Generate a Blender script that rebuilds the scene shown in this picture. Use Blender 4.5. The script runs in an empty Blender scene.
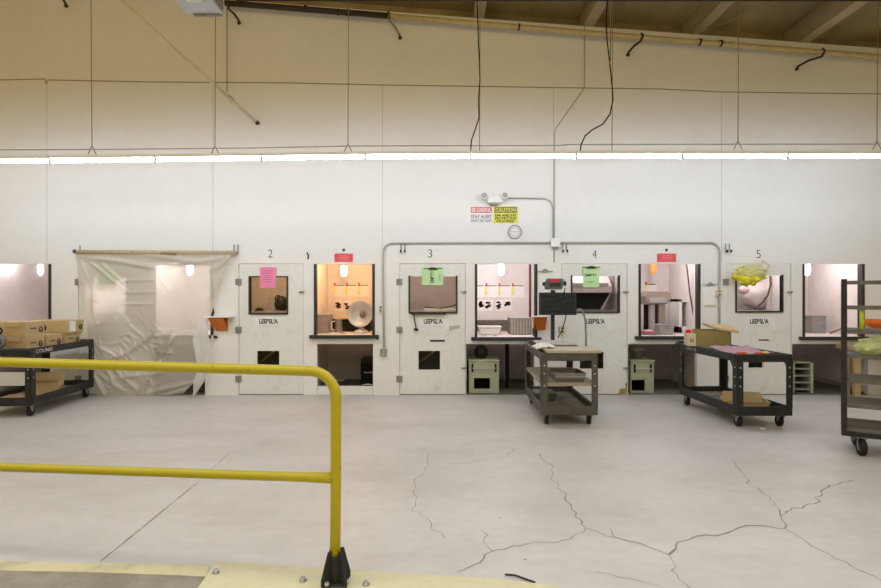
import bpy, bmesh, math, random
from mathutils import Vector, Matrix, noise
random.seed(7)
S = bpy.context.scene
COL = S.collection
F = 587.0; H = 1.45; HY = 294.0; CX = 440.5; D = 8.43
K = F / D
def P(px, py, Y=D): return Vector(((px-CX)*Y/F, Y, H-(py-HY)*Y/F))
def X(px, Y=D): return (px-CX)*Y/F
def Z(py, Y=D): return H-(py-HY)*Y/F

# ------------------------------------------------------------------ materials
def lin(c):
    return tuple(((v/255.0)/12.92 if v/255.0 <= .04045 else ((v/255.0+.055)/1.055)**2.4) for v in c)
MC = {}
def mat(name, rgb, rough=.6, metal=0, var=.08, scale=6, bump=0, emit=None, estr=0, spec=.3, stretch=None, detail=4):
    """procedural principled: colour broken up by noise"""
    if name in MC: return MC[name]
    m = bpy.data.materials.new(name); m.use_nodes = True
    nt = m.node_tree; b = nt.nodes['Principled BSDF']
    c = lin(rgb)
    tc = nt.nodes.new('ShaderNodeTexCoord'); mp = nt.nodes.new('ShaderNodeMapping')
    nz = nt.nodes.new('ShaderNodeTexNoise'); nz.inputs['Scale'].default_value = scale; nz.inputs['Detail'].default_value = detail
    if stretch: mp.inputs['Scale'].default_value = stretch
    nt.links.new(tc.outputs['Object'], mp.inputs['Vector']); nt.links.new(mp.outputs['Vector'], nz.inputs['Vector'])
    r = nt.nodes.new('ShaderNodeValToRGB')
    r.color_ramp.elements[0].position = .3; r.color_ramp.elements[1].position = .7
    r.color_ramp.elements[0].color = tuple(v*(1-var) for v in c)+(1,)
    r.color_ramp.elements[1].color = tuple(min(1, v*(1+var)) for v in c)+(1,)
    nt.links.new(nz.outputs['Fac'], r.inputs['Fac']); nt.links.new(r.outputs['Color'], b.inputs['Base Color'])
    b.inputs['Roughness'].default_value = rough; b.inputs['Metallic'].default_value = metal
    b.inputs['Specular IOR Level'].default_value = spec
    if bump:
        bp = nt.nodes.new('ShaderNodeBump'); bp.inputs['Strength'].default_value = bump; bp.inputs['Distance'].default_value = .01
        nt.links.new(nz.outputs['Fac'], bp.inputs['Height']); nt.links.new(bp.outputs['Normal'], b.inputs['Normal'])
    if emit:
        b.inputs['Emission Color'].default_value = tuple(emit)+(1,); b.inputs['Emission Strength'].default_value = estr
    MC[name] = m; return m

def dirty(name, rgb, stain, rough=.6, s1=1.2, s2=14, a=.55, b_=.75, speck=None, bump=.05, stretch=(1, 1, 1), grid=None, spec=.3, grain=.93):
    """base colour with shaped stains, fine grain and specks"""
    m = bpy.data.materials.new(name); m.use_nodes = True; nt = m.node_tree; b = nt.nodes['Principled BSDF']
    N = nt.nodes.new; L = nt.links.new
    tc = N('ShaderNodeTexCoord'); mp = N('ShaderNodeMapping'); mp.inputs['Scale'].default_value = stretch
    L(tc.outputs['Object'], mp.inputs['Vector'])
    n1 = N('ShaderNodeTexNoise'); n1.inputs['Scale'].default_value = s1; n1.inputs['Detail'].default_value = 7; n1.inputs['Roughness'].default_value = .62
    n2 = N('ShaderNodeTexNoise'); n2.inputs['Scale'].default_value = s2; n2.inputs['Detail'].default_value = 5
    for n in (n1, n2): L(mp.outputs['Vector'], n.inputs['Vector'])
    r = N('ShaderNodeValToRGB'); r.color_ramp.elements[0].position = a; r.color_ramp.elements[1].position = b_
    r.color_ramp.elements[0].color = lin(rgb)+(1,); r.color_ramp.elements[1].color = lin(stain)+(1,)
    L(n1.outputs['Fac'], r.inputs['Fac'])
    mx = N('ShaderNodeMixRGB'); mx.blend_type = 'MULTIPLY'; mx.inputs['Fac'].default_value = 1
    r2 = N('ShaderNodeValToRGB'); r2.color_ramp.elements[0].position = .3; r2.color_ramp.elements[1].position = .65
    r2.color_ramp.elements[0].color = (grain, grain, grain, 1); r2.color_ramp.elements[1].color = (1, 1, 1, 1)
    L(n2.outputs['Fac'], r2.inputs['Fac']); L(r.outputs['Color'], mx.inputs['Color1']); L(r2.outputs['Color'], mx.inputs['Color2'])
    out = mx.outputs['Color']
    if speck:
        v = N('ShaderNodeTexVoronoi'); v.inputs['Scale'].default_value = speck; L(tc.outputs['Object'], v.inputs['Vector'])
        r3 = N('ShaderNodeValToRGB'); r3.color_ramp.elements[0].position = .02; r3.color_ramp.elements[1].position = .032
        r3.color_ramp.elements[0].color = (.35, .33, .3, 1); r3.color_ramp.elements[1].color = (1, 1, 1, 1)
        L(v.outputs['Distance'], r3.inputs['Fac'])
        m2 = N('ShaderNodeMixRGB'); m2.blend_type = 'MULTIPLY'; m2.inputs['Fac'].default_value = 1
        L(out, m2.inputs['Color1']); L(r3.outputs['Color'], m2.inputs['Color2']); out = m2.outputs['Color']
    L(out, b.inputs['Base Color']); b.inputs['Roughness'].default_value = rough; b.inputs['Specular IOR Level'].default_value = spec
    bp = N('ShaderNodeBump'); bp.inputs['Strength'].default_value = bump; bp.inputs['Distance'].default_value = .01
    L(n2.outputs['Fac'], bp.inputs['Height']); L(bp.outputs['Normal'], b.inputs['Normal'])
    MC[name] = m; return m

def plastic(name, rgb, opacity, rough=.35):
    m = bpy.data.materials.new(name); m.use_nodes = True; nt = m.node_tree
    nt.nodes.remove(nt.nodes['Principled BSDF']); N = nt.nodes.new; L = nt.links.new
    o = nt.nodes['Material Output']; c = lin(rgb)+(1,)
    d = N('ShaderNodeBsdfDiffuse'); d.inputs['Color'].default_value = c
    t = N('ShaderNodeBsdfTranslucent'); t.inputs['Color'].default_value = c
    g = N('ShaderNodeBsdfGlossy'); g.inputs['Roughness'].default_value = rough
    tr = N('ShaderNodeBsdfTransparent')
    a = N('ShaderNodeMixShader'); a.inputs[0].default_value = .35; L(d.outputs[0], a.inputs[1]); L(t.outputs[0], a.inputs[2])
    b = N('ShaderNodeMixShader'); b.inputs[0].default_value = .1; L(a.outputs[0], b.inputs[1]); L(g.outputs[0], b.inputs[2])
    nz = N('ShaderNodeTexNoise'); nz.inputs['Scale'].default_value = 5
    mr = N('ShaderNodeMapRange'); mr.inputs['To Min'].default_value = opacity-.08; mr.inputs['To Max'].default_value = opacity+.08
    L(nz.outputs['Fac'], mr.inputs['Value'])
    e = N('ShaderNodeMixShader'); L(mr.outputs[0], e.inputs[0]); L(tr.outputs[0], e.inputs[1]); L(b.outputs[0], e.inputs[2])
    L(e.outputs[0], o.inputs['Surface']); MC[name] = m; return m

wall_m = dirty('painted_wall', (234, 232, 228), (228, 225, 219), .55, .8, 9, .5, .8, bump=.02, grain=.985)
door_m = dirty('painted_door', (231, 230, 224), (212, 207, 194), .5, 3.0, 18, .58, .8, bump=.03)
floor_m = dirty('concrete_floor', (203, 199, 195), (188, 183, 176), .42, .9, 8, .42, .72, speck=2.9, bump=.04, spec=.35, stretch=(1, 1.6, 1))
apron_m = dirty('rough_concrete', (158, 150, 134), (120, 113, 98), .8, 3, 40, .4, .7, bump=.3)
yel_paint = dirty('worn_yellow_paint', (212, 204, 162), (180, 172, 142), .6, 3.0, 16, .55, .72, bump=.06)
plate_m = dirty('yellow_plate', (214, 207, 168), (190, 183, 150), .5, 2.5, 20, .6, .8, speck=6, bump=.03)
rail_m = dirty('yellow_rail', (186, 170, 12), (92, 80, 24), .38, 15, 30, .66, .70, speck=9, bump=.03, spec=.5)
booth_m = dirty('booth_lining', (229, 222, 220), (212, 204, 201), .6, 1.6, 12, .5, .8, bump=.03)
knee_m = dirty('booth_floor', (120, 116, 104), (86, 82, 72), .7, 2, 14, .4, .7)
ceil_m = dirty('roof_panel', (166, 150, 118), (126, 112, 84), .7, 1.4, 9, .4, .7, stretch=(1, .3, 1))
beam_m = dirty('roof_beam', (176, 160, 130), (140, 126, 98), .7, 2, 9, .4, .7, stretch=(1, .3, 1))
black_m = mat('black_plastic', (46, 46, 44), .5, var=.25, scale=12, bump=.1)
cartgrey = mat('grey_brown_plastic', (84, 81, 72), .5, var=.22, scale=10, bump=.1)
tray_in = dirty('scuffed_tray', (150, 143, 130), (104, 98, 88), .6, 5, 20, .4, .7)
frame_m = mat('dark_frame', (52, 50, 45), .6, var=.3, scale=20)
steel = mat('steel', (150, 148, 142), .35, .85, .12, 12)
pale_steel = mat('pale_steel', (196, 192, 186), .35, .3, .1, 12)
galv = mat('galvanised', (150, 150, 146), .5, .4, .15, 15)
painted = mat('painted_conduit', (178, 176, 170), .5, 0, .08, 15)
white_m = mat('white_enamel', (232, 232, 228), .4, var=.03)
cream = mat('cream_plastic', (214, 202, 172), .5, var=.05)
pipe_cream = mat('cream_pipe', (196, 178, 130), .5, var=.12, scale=8)
pipe_dark = mat('dark_pipe', (62, 50, 38), .5, var=.2, scale=8)
wire_m = mat('wire', (136, 124, 100), .5)
cable_m = mat('black_cable', (30, 28, 26), .5)
rubber = mat('rubber', (34, 34, 33), .7)
rivet_m = mat('rivet', (200, 198, 190), .4, .5)
ink = mat('black_ink', (34, 33, 32), .7)
fade_ink = mat('faded_ink', (92, 92, 90), .7)
paper_w = mat('white_paper', (238, 236, 234), .8, var=.02)
paper_pk = mat('pink_paper', (236, 138, 176), .8, var=.04)
paper_gr = mat('green_paper', (190, 224, 168), .8, var=.05)
red_m = mat('red_card', (224, 88, 94), .7, var=.05)
sign_red = mat('sign_red', (222, 120, 118), .6, var=.05)
sign_yel = mat('sign_yellow', (226, 220, 96), .6, var=.05)
kraft = dirty('cardboard', (201, 177, 134), (188, 163, 120), .8, 4, 40, .45, .7)
kraft_d = dirty('cardboard_inside', (150, 136, 84), (132, 118, 72), .8, 4, 30, .45, .7)
wood = mat('pale_board', (186, 176, 154), .6, var=.1, scale=3, stretch=(1, 12, 1))
wood_t = mat('tan_wood', (170, 146, 104), .65, var=.15, scale=3, stretch=(1, 1, 9))
orange = mat('orange_wood', (204, 116, 44), .6, var=.15, scale=10)
orange_pl = mat('orange_plastic', (226, 110, 30), .4)
greencab = dirty('pale_green_enamel', (176, 178, 150), (150, 150, 124), .5, 4, 18, .5, .75)
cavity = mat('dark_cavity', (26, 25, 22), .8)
dk_green = mat('dark_enamel', (70, 72, 64), .5, var=.2)
lampglass = mat('bulb_glow', (255, 255, 255), .3, emit=(1, .95, .92), estr=9)
warmglass = mat('warm_bulb_glow', (255, 240, 210), .3, emit=(1, .86, .6), estr=9)
amber = mat('amber_shade', (206, 120, 60), .4, emit=(.9, .35, .12), estr=.5)
tube_m = mat('lit_tube', (255, 255, 255), .3, emit=(.76, .875, 1.06), estr=60)
grey_pl = mat('grey_plastic', (170, 164, 162), .5, var=.08)
brown_pl = mat('taupe_enamel', (158, 142, 134), .5, var=.1, scale=10)
screen = mat('dark_screen', (40, 42, 44), .25, var=.35, scale=9, stretch=(1, 1, 5))
cloth = mat('white_cloth', (226, 220, 206), .9, var=.05, bump=.2)
pinkstuff = mat('pink_wrap', (222, 168, 176), .5, var=.12, scale=12)
lime = mat('lime_plastic', (190, 196, 50), .4, var=.1)
yel_bag = mat('yellow_bag', (228, 216, 60), .4, var=.3, scale=10)
band = mat('dark_backsplash', (112, 104, 98), .5, var=.15)
sheet_m = plastic('clear_sheet', (226, 220, 206), .73)
sheet2 = plastic('white_sheet', (240, 240, 238), .9)
pinkbag = plastic('pink_film', (236, 190, 204), .8)
greens_m = mat('lettuce_leaf', (222, 228, 158), .6, var=.25, scale=14, bump=.5)
groove = mat('panel_groove', (150, 141, 122), .8)
groove_l = mat('light_groove', (200, 197, 188), .8)
crack_m = mat('crack_dark', (142, 136, 124), .9)
photo_m = dirty('photo_print', (226, 216, 210), (60, 52, 44), .5, 26, 50, .46, .52, bump=0)
yhl = mat('yellow_highlight', (240, 232, 128), .7)
ylw_note = mat('yellow_note', (238, 222, 110), .8)
grid_line = mat('faint_print', (190, 186, 190), .8)
peel = mat('peeled_wood', (160, 140, 100), .9, var=.3, scale=20)
mesh_m = mat('wire_shelf', (120, 114, 100), .5, .4)

# ------------------------------------------------------------------ mesh building
class MB:
    def __init__(s): s.bm = bmesh.new()
    def box(s, x0, x1, y0, y1, z0, z1):
        if x0 > x1: x0, x1 = x1, x0
        if y0 > y1: y0, y1 = y1, y0
        if z0 > z1: z0, z1 = z1, z0
        v = [s.bm.verts.new((x, y, z)) for x in (x0, x1) for y in (y0, y1) for z in (z0, z1)]
        for q in ((0, 1, 3, 2), (4, 6, 7, 5), (0, 4, 5, 1), (2, 3, 7, 6), (0, 2, 6, 4), (1, 5, 7, 3)):
            s.bm.faces.new([v[i] for i in q])
        return s
    def obox(s, M, sx, sy, sz):
        n = len(s.bm.verts); s.box(-sx/2, sx/2, -sy/2, sy/2, -sz/2, sz/2); s.bm.verts.ensure_lookup_table()
        for v in s.bm.verts[n:]: v.co = M @ v.co
        return s
    def prism(s, pts, d):
        """closed polygon pushed along vector d"""
        d = Vector(d); a = [s.bm.verts.new(Vector(p)) for p in pts]; b = [s.bm.verts.new(Vector(p)+d) for p in pts]
        s.bm.faces.new(a[::-1]); s.bm.faces.new(b); n = len(pts)
        for i in range(n): s.bm.faces.new([a[i], a[(i+1) % n], b[(i+1) % n], b[i]])
        return s
    def ring(s, c, u, w, r, n): return [s.bm.verts.new(c+u*(r*math.cos(2*math.pi*i/n))+w*(r*math.sin(2*math.pi*i/n))) for i in range(n)]
    def tube(s, pts, r, n=10, cap=True):
        pts = [Vector(p) for p in pts]; rs = r if isinstance(r, (list, tuple)) else [r]*len(pts)
        prev = None; first = None; u = None
        for i, p in enumerate(pts):
            if i == 0: t = pts[1]-pts[0]
            elif i == len(pts)-1: t = pts[-1]-pts[-2]
            else: t = (pts[i+1]-pts[i]).normalized()+(pts[i]-pts[i-1]).normalized()
            t = t.normalized() if t.length > 1e-9 else Vector((0, 0, 1))
            if u is None:
                u = t.cross(Vector((0, 0, 1)) if abs(t.z) < .9 else Vector((1, 0, 0))).normalized()
            else:
                u = (u - t*u.dot(t)).normalized()
            w = t.cross(u)
            ri = s.ring(p, u, w, rs[i], n)
            if prev:
                for k in range(n):
                    f = s.bm.faces.new([prev[k], prev[(k+1) % n], ri[(k+1) % n], ri[k]]); f.smooth = True
            else: first = ri
            prev = ri
        if cap: s.bm.faces.new(first[::-1]); s.bm.faces.new(prev)
        return s
    def lathe(s, prof, c, axis=(0, 0, 1), n=24, cap=True):
        """prof: list of (radius, height along axis)"""
        ax = Vector(axis).normalized(); c = Vector(c)
        u = ax.cross(Vector((0, 0, 1)) if abs(ax.z) < .9 else Vector((1, 0, 0))).normalized(); w = ax.cross(u)
        prev = None; first = None
        for r, h in prof:
            ri = s.ring(c+ax*h, u, w, max(r, 1e-4), n)
            if prev:
                for k in range(n):
                    f = s.bm.faces.new([prev[k], prev[(k+1) % n], ri[(k+1) % n], ri[k]]); f.smooth = True
            else: first = ri
            prev = ri
        if cap: s.bm.faces.new(first[::-1]); s.bm.faces.new(prev)
        return s
    def grid(s, fn, nu, nv, thick=0):
        """surface fn(u,v)->Vector, given a real thickness along its normal"""
        G = [[Vector(fn(i/nu, j/nv)) for j in range(nv+1)] for i in range(nu+1)]
        V = [[s.bm.verts.new(p) for p in row] for row in G]
        for i in range(nu):
            for j in range(nv):
                f = s.bm.faces.new([V[i][j], V[i+1][j], V[i+1][j+1], V[i][j+1]]); f.smooth = True
        if thick:
            W = [[None]*(nv+1) for _ in range(nu+1)]
            for i in range(nu+1):
                for j in range(nv+1):
                    a = G[min(i+1, nu)][j]-G[max(i-1, 0)][j]; b = G[i][min(j+1, nv)]-G[i][max(j-1, 0)]
                    nn = a.cross(b); nn = nn.normalized() if nn.length > 1e-12 else Vector((0, 1, 0))
                    W[i][j] = s.bm.verts.new(G[i][j]-nn*thick)
            for i in range(nu):
                for j in range(nv):
                    f = s.bm.faces.new([W[i][j+1], W[i+1][j+1], W[i+1][j], W[i][j]]); f.smooth = True
            for i in range(nu):
                s.bm.faces.new([V[i+1][0], V[i][0], W[i][0], W[i+1][0]]); s.bm.faces.new([V[i][nv], V[i+1][nv], W[i+1][nv], W[i][nv]])
            for j in range(nv):
                s.bm.faces.new([V[0][j], V[0][j+1], W[0][j+1], W[0][j]]); s.bm.faces.new([V[nu][j+1], V[nu][j], W[nu][j], W[nu][j+1]])
        return s
    def slab(s, x0, x1, z0, z1, holes, y0, y1):
        """upright slab with true rectangular openings (px-free, world coords)"""
        xs = sorted(set([x0, x1]+[v for h in holes for v in h[:2] if x0 < v < x1]))
        zs = sorted(set([z0, z1]+[v for h in holes for v in h[2:] if z0 < v < z1]))
        def solid(i, j):
            if i < 0 or j < 0 or i >= len(xs)-1 or j >= len(zs)-1: return False
            cx, cz = (xs[i]+xs[i+1])/2, (zs[j]+zs[j+1])/2
            return not any(h[0] < cx < h[1] and h[2] < cz < h[3] for h in holes)
        cache = {}
        def v(i, k, j):
            if (i, k, j) not in cache: cache[(i, k, j)] = s.bm.verts.new((xs[i], (y0, y1)[k], zs[j]))
            return cache[(i, k, j)]
        for i in range(len(xs)-1):
            for j in range(len(zs)-1):
                if not solid(i, j): continue
                s.bm.faces.new([v(i, 0, j), v(i+1, 0, j), v(i+1, 0, j+1), v(i, 0, j+1)])
                s.bm.faces.new([v(i, 1, j+1), v(i+1, 1, j+1), v(i+1, 1, j), v(i, 1, j)])
                if not solid(i-1, j): s.bm.faces.new([v(i, 0, j), v(i, 0, j+1), v(i, 1, j+1), v(i, 1, j)])
                if not solid(i+1, j): s.bm.faces.new([v(i+1, 0, j+1), v(i+1, 0, j), v(i+1, 1, j), v(i+1, 1, j+1)])
                if not solid(i, j-1): s.bm.faces.new([v(i, 0, j), v(i, 1, j), v(i+1, 1, j), v(i+1, 0, j)])
                if not solid(i, j+1): s.bm.faces.new([v(i, 0, j+1), v(i+1, 0, j+1), v(i+1, 1, j+1), v(i, 1, j+1)])
        return s
    def blob(s, c, r, amp=.25, fr=3, sub=3, seed=0):
        c = Vector(c); r = Vector(r)
        res = bmesh.ops.create_icosphere(s.bm, subdivisions=sub, radius=1)
        for v in res['verts']:
            d = v.co.normalized(); k = 1+amp*noise.noise(d*fr+Vector((seed, seed*.7, 0)))+amp*.4*noise.noise(d*fr*3+Vector((seed, 0, 5)))
            v.co = c+Vector((d.x*r.x, d.y*r.y, d.z*r.z))*k
            for f in v.link_faces: f.smooth = True
        return s

WM = {}      # world matrix of each root we make
def root_of(o):
    while o.parent: o = o.parent
    return o
def make(name, mb, m, parent=None, local=False, bevel=0, origin=None):
    me = bpy.data.meshes.new(name)
    bmesh.ops.recalc_face_normals(mb.bm, faces=mb.bm.faces)
    mb.bm.to_mesh(me); mb.bm.free()
    o = bpy.data.objects.new(name, me); COL.objects.link(o)
    if isinstance(m, (list, tuple)):
        for q in m: me.materials.append(q)
    elif m: me.materials.append(m)
    if parent is not None:
        if not local: me.transform(WM[root_of(parent).name].inverted())
        o.parent = parent
    else:
        if origin is None:
            xs = [v.co for v in me.vertices]
            origin = Vector(((min(c.x for c in xs)+max(c.x for c in xs))/2, (min(c.y for c in xs)+max(c.y for c in xs))/2, min(c.z for c in xs)))
        origin = Vector(origin); me.transform(Matrix.Translation(-origin)); o.location = origin
        WM[o.name] = Matrix.Translation(origin)
    if bevel:
        md = o.modifiers.new('Bevel', 'BEVEL'); md.width = bevel; md.segments = 2; md.limit_method = 'ANGLE'
    return o
def tag(o, label, cat, group=None, kind=None):
    if label: o['label'] = label
    if cat: o['category'] = cat
    if group: o['group'] = group
    if kind: o['kind'] = kind
    return o
def thing(name, label, cat, loc, rz=0, group=None):
    o = bpy.data.objects.new(name, None); COL.objects.link(o); o.empty_display_size = .1
    o.location = loc; o.rotation_euler = (0, 0, rz)
    WM[o.name] = Matrix.Translation(Vector(loc)) @ Matrix.Rotation(rz, 4, 'Z')
    return tag(o, label, cat, group)
def struct(name, mb, m, bevel=0):
    return tag(make(name, mb, m, bevel=bevel, origin=(0, 0, 0)), None, None, None, 'structure')
def copy_tree(o, parent=None):
    c = o.copy(); COL.objects.link(c)
    if parent: c.parent = parent
    for ch in list(o.children): copy_tree(ch, c)
    return c
def text(name, s, size, org, xd, zd, m, parent, local=False, w=None, thick=.0006, bold=0):
    cu = bpy.data.curves.new('t', 'FONT'); cu.body = s; cu.size = 1; cu.align_x = 'CENTER'; cu.align_y = 'CENTER'; cu.offset = bold
    to = bpy.data.objects.new('t', cu); COL.objects.link(to)
    dg = bpy.context.evaluated_depsgraph_get(); me = bpy.data.meshes.new_from_object(to.evaluated_get(dg))
    bpy.data.objects.remove(to)
    bm = bmesh.new(); bm.from_mesh(me)
    xs = [v.co.x for v in bm.verts]; ys = [v.co.y for v in bm.verts]
    cx, cy = (min(xs)+max(xs))/2, (min(ys)+max(ys))/2
    sy = size/(max(ys)-min(ys)); sx = (w/(max(xs)-min(xs))) if w else sy
    xd = Vector(xd).normalized(); zd = Vector(zd).normalized(); nd = xd.cross(zd)
    r = bmesh.ops.extrude_face_region(bm, geom=bm.faces[:])
    ev = set(g for g in r['geom'] if isinstance(g, bmesh.types.BMVert))
    for v in bm.verts:
        t = thick if v in ev else 0
        v.co = Vector(org)+xd*((v.co.x-cx)*sx)+zd*((v.co.y-cy)*sy)+nd*t
    mb = MB(); mb.bm.free(); mb.bm = bm
    return make(name, mb, m, parent, local)
XR = (1, 0, 0); ZU = (0, 0, 1)

# ------------------------------------------------------------------ the setting
TH = .08
rect = lambda a, b, t, bt: (X(a), X(b), Z(bt), Z(t))     # px left, right, top, bottom at the wall plane
FL = 0.0
knees = [(-40, 48.5, 344, 399), (153, 205, 344, 399), (317, 373, 344, 399), (466, 534.5, 344, 399), (628, 697, 344, 399), (792, 868, 344, 399)]
wins = [(-40, 49, 264, 335), (153, 211, 265, 335), (316, 372.5, 264, 335), (477, 535, 264, 337), (640.5, 698, 264, 336), (804.5, 862, 264, 336.5)]
doors = [(78, 142), (238.5, 303.5), (399.5, 465.5), (561.5, 627.5), (726, 791.5)]
holes = [rect(*k) for k in knees]+[rect(*w) for w in wins]+[rect(a, b, 263.5, 399) for a, b in doors]
mb = MB().slab(-9.5, 9.5, 0, 3.0, holes, D, D+TH)
topz = lambda x: 4.98-.0745*(x-6.32)
mb.prism([(-9.5, D, 3), (9.5, D, 3), (9.5, D, topz(9.5)), (-9.5, D, topz(-9.5))], (0, TH, 0))
wall = struct('wall_back', mb, wall_m)
fl = struct('floor', MB().box(-9.5, 9.5, -4, D+1.7, -.1, 0), floor_m)
# roof deck, slopes down to the right
mb = MB().prism([(-9.5, -4, topz(-9.5)+.3), (9.5, -4, topz(9.5)+.3), (9.5, -4, topz(9.5)+.36), (-9.5, -4, topz(-9.5)+.36)], (0, D+4.6, 0))
struct('ceiling', mb, ceil_m)
mb = MB().prism([(-9.5, D+.45, topz(-9.5)-.15), (9.5, D+.45, topz(9.5)-.15), (9.5, D+.45, topz(9.5)+.3), (-9.5, D+.45, topz(-9.5)+.3)], (0, .05, 0))
struct('wall_upper', mb, beam_m)
n = 1
for px in (475, 585, 692, 800, 908):
    x = X(px); mb = MB().box(x, x+.1, -4, D+.4, topz(x)+.01, topz(x)+.31)
    mb.box(x-.02, x+.13, -4, D+.4, topz(x)-.005, topz(x)+.02)
    struct('trim_%d' % n, mb, beam_m); n += 1
# panel seams of the wall
def seam(pts, w=.006, m=groove):
    global n
    mb = MB()
    for a, b in zip(pts, pts[1:]):
        A, B = P(*a), P(*b); A.y = B.y = D-.003; t = (B-A).normalized(); q = Vector((-t.z, 0, t.x))*w/2
        mb.prism([A-q, B-q, B+q, A+q], (0, .003, 0))
    struct('trim_%d' % n, mb, m); n += 1
seam([(-60, 80), (0, 80), (45, 79), (46, 84), (48, 80), (150, 82), (290, 83), (380, 85), (450, 86), (580, 88), (660, 89), (722, 92), (881, 94), (960, 95)], .014)
for px, y1 in ((47, 120), (213, 108), (382.5, 130), (553.5, 150), (721.5, 150)):
    top = {47: 84, 213: 83, 382.5: 85, 553.5: 87, 721.5: 92}[px]
    seam([(px, top), (px, 262)], .008, groove_l)
# booth rooms behind the wall
BB = D+1.5; ZC = 2.12
mb = MB().box(X(-60), X(965), BB, BB+.06, 0, ZC); struct('wall_booth_back', mb, booth_m)
struct('ceiling_booth', MB().box(X(-60), X(965), D+TH, BB+.06, ZC, ZC+.05), booth_m)
struct('floor_booth', MB().box(X(-60), X(965), D+TH*.2, BB, .001, .012), knee_m)
for i, px in enumerate((-21, 55, 143, 219, 307, 383, 465.6, 547, 627.6, 711, 791.6, 875, 963)):
    struct('wall_partition_%d' % (i+1), MB().box(X(px)-.015, X(px)+.015, D+TH, BB, .012, ZC), booth_m)

# floor cracks and joint (parts of the floor)
def crack(pts, w=.008, ox=380, oy=400, sc=1.758, jag=.02):
    pp = []
    for q in pts:
        px, py = ox+q[0]/sc, oy+q[1]/sc; Y = F*H/(py-HY); pp.append(Vector(((px-CX)*Y/F, Y, 0)))
    fine = []
    for a, b in zip(pp, pp[1:]):
        k = max(1, int((b-a).length/.045))
        for i in range(k):
            p = a.lerp(b, i/k); fine.append(p+(Vector((random.uniform(-jag, jag), random.uniform(-jag, jag), 0)) if i else Vector()))
    fine.append(pp[-1]); mb = MB(); vs = []
    for i, p in enumerate(fine):
        t = (fine[min(i+1, len(fine)-1)]-fine[max(i-1, 0)]).normalized(); q = Vector((-t.y, t.x, 0))*w*random.uniform(.2, .62)
        vs.append((p-q, p+q))
    L = [mb.bm.verts.new((a.x, a.y, .0012)) for a, b in vs]; R = [mb.bm.verts.new((b.x, b.y, .0012)) for a, b in vs]
    for i in range(len(L)-1): mb.bm.faces.new([L[i], R[i], R[i+1], L[i+1]])
    make('crack', mb, crack_m, fl)
crack([(135, 303), (165, 290), (198, 266), (260, 253), (320, 247), (358, 233), (362, 225), (330, 180), (315, 150), (300, 140), (305, 120), (280, 95)], .009)
crack([(362, 225), (385, 233), (420, 243), (450, 250), (490, 265), (508, 272)], .009)
crack([(508, 272), (520, 255), (545, 245), (555, 240), (600, 237), (630, 225), (660, 221), (700, 226), (712, 226)], .014)
crack([(712, 226), (705, 205), (715, 196), (745, 187), (770, 180), (775, 160), (790, 150), (830, 141)], .012)
crack([(705, 205), (690, 178), (685, 170), (645, 145), (635, 125), (620, 105)], .008)
crack([(712, 226), (735, 240), (770, 262), (820, 285), (881, 318), (930, 335)], .008)
crack([(508, 272), (515, 285), (512, 300), (525, 315), (545, 331), (560, 345)], .007)
crack([(85, 95), (80, 125), (60, 145), (62, 180), (55, 195), (75, 205), (115, 245)], .006)
crack([(198, 266), (185, 255), (190, 238), (178, 230)], .006)
crack([(120, 112), (160, 110), (200, 104), (225, 97), (235, 85)], .006)
crack([(405, 225), (410, 240), (430, 246)], .005)
crack([(380, 303), (420, 312), (455, 318), (490, 326)], .005)
crack([(197.5, 482.7), (148, 523), (100, 562)], .012, 0, 0, 1, 0)
crack([(230, 452), (197.5, 482.7)], .006, 0, 0, 1, 0)

# painted stripe, rough apron and yellow plate at the near edge
def floorpoly(name, pts, z0, z1, m, **k):
    mb = MB().prism([Vector((x, y, z0)) for x, y in pts], (0, 0, z1-z0)); return make(name, mb, m, **k)
def fp(px, py): Y = F*H/(py-HY); return ((px-CX)*Y/F, Y)
o = floorpoly('trim_%d' % n, [(-4.4, 3.44), fp(0, 561.5), fp(210, 565.5), fp(206, 577), fp(100, 573), fp(0, 571), (-4.4, 3.38)], .001, .0035, yel_paint); n += 1; tag(o, None, None, None, 'structure')
o = floorpoly('trim_%d' % n, [(-4.4, 3.36), fp(0, 571.3), fp(100, 573.3), fp(206, 577.3), (-1.16, 2.2), (-4.4, 2.2)], .001, .003, apron_m); n += 1; tag(o, None, None, None, 'structure')
A = (-1.205, 3.165)
pl = thing('floor_plate', 'pale yellow painted steel floor plate under the railing post, with bolts', 'floor plate', (-.3, 2.7, 0))
floorpoly('plate', [A, (.20, 2.98), (.58, 2.90), (.66, 2.3), (-1.16, 2.3)], .001, .012, plate_m, parent=pl, bevel=.003)
for px, py in ((216, 575), (303, 583), (366, 587)):
    x, y = fp(px, py); mb = MB().lathe([(.02, 0), (.02, .004), (.011, .004), (.011, .02)], (x, y, .012), n=6); make('bolt', mb, steel, pl)
mb = MB(); x, y = fp(505, 576); x2, y2 = fp(535, 584)
tag(make('debris_strip', mb.tube([(x, y, .008), (x+.05, y-.01, .009), (x2, y2, .008)], .005, 6), pipe_dark), 'thin dark strip of debris lying on the floor by the plate edge', 'debris')

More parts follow.
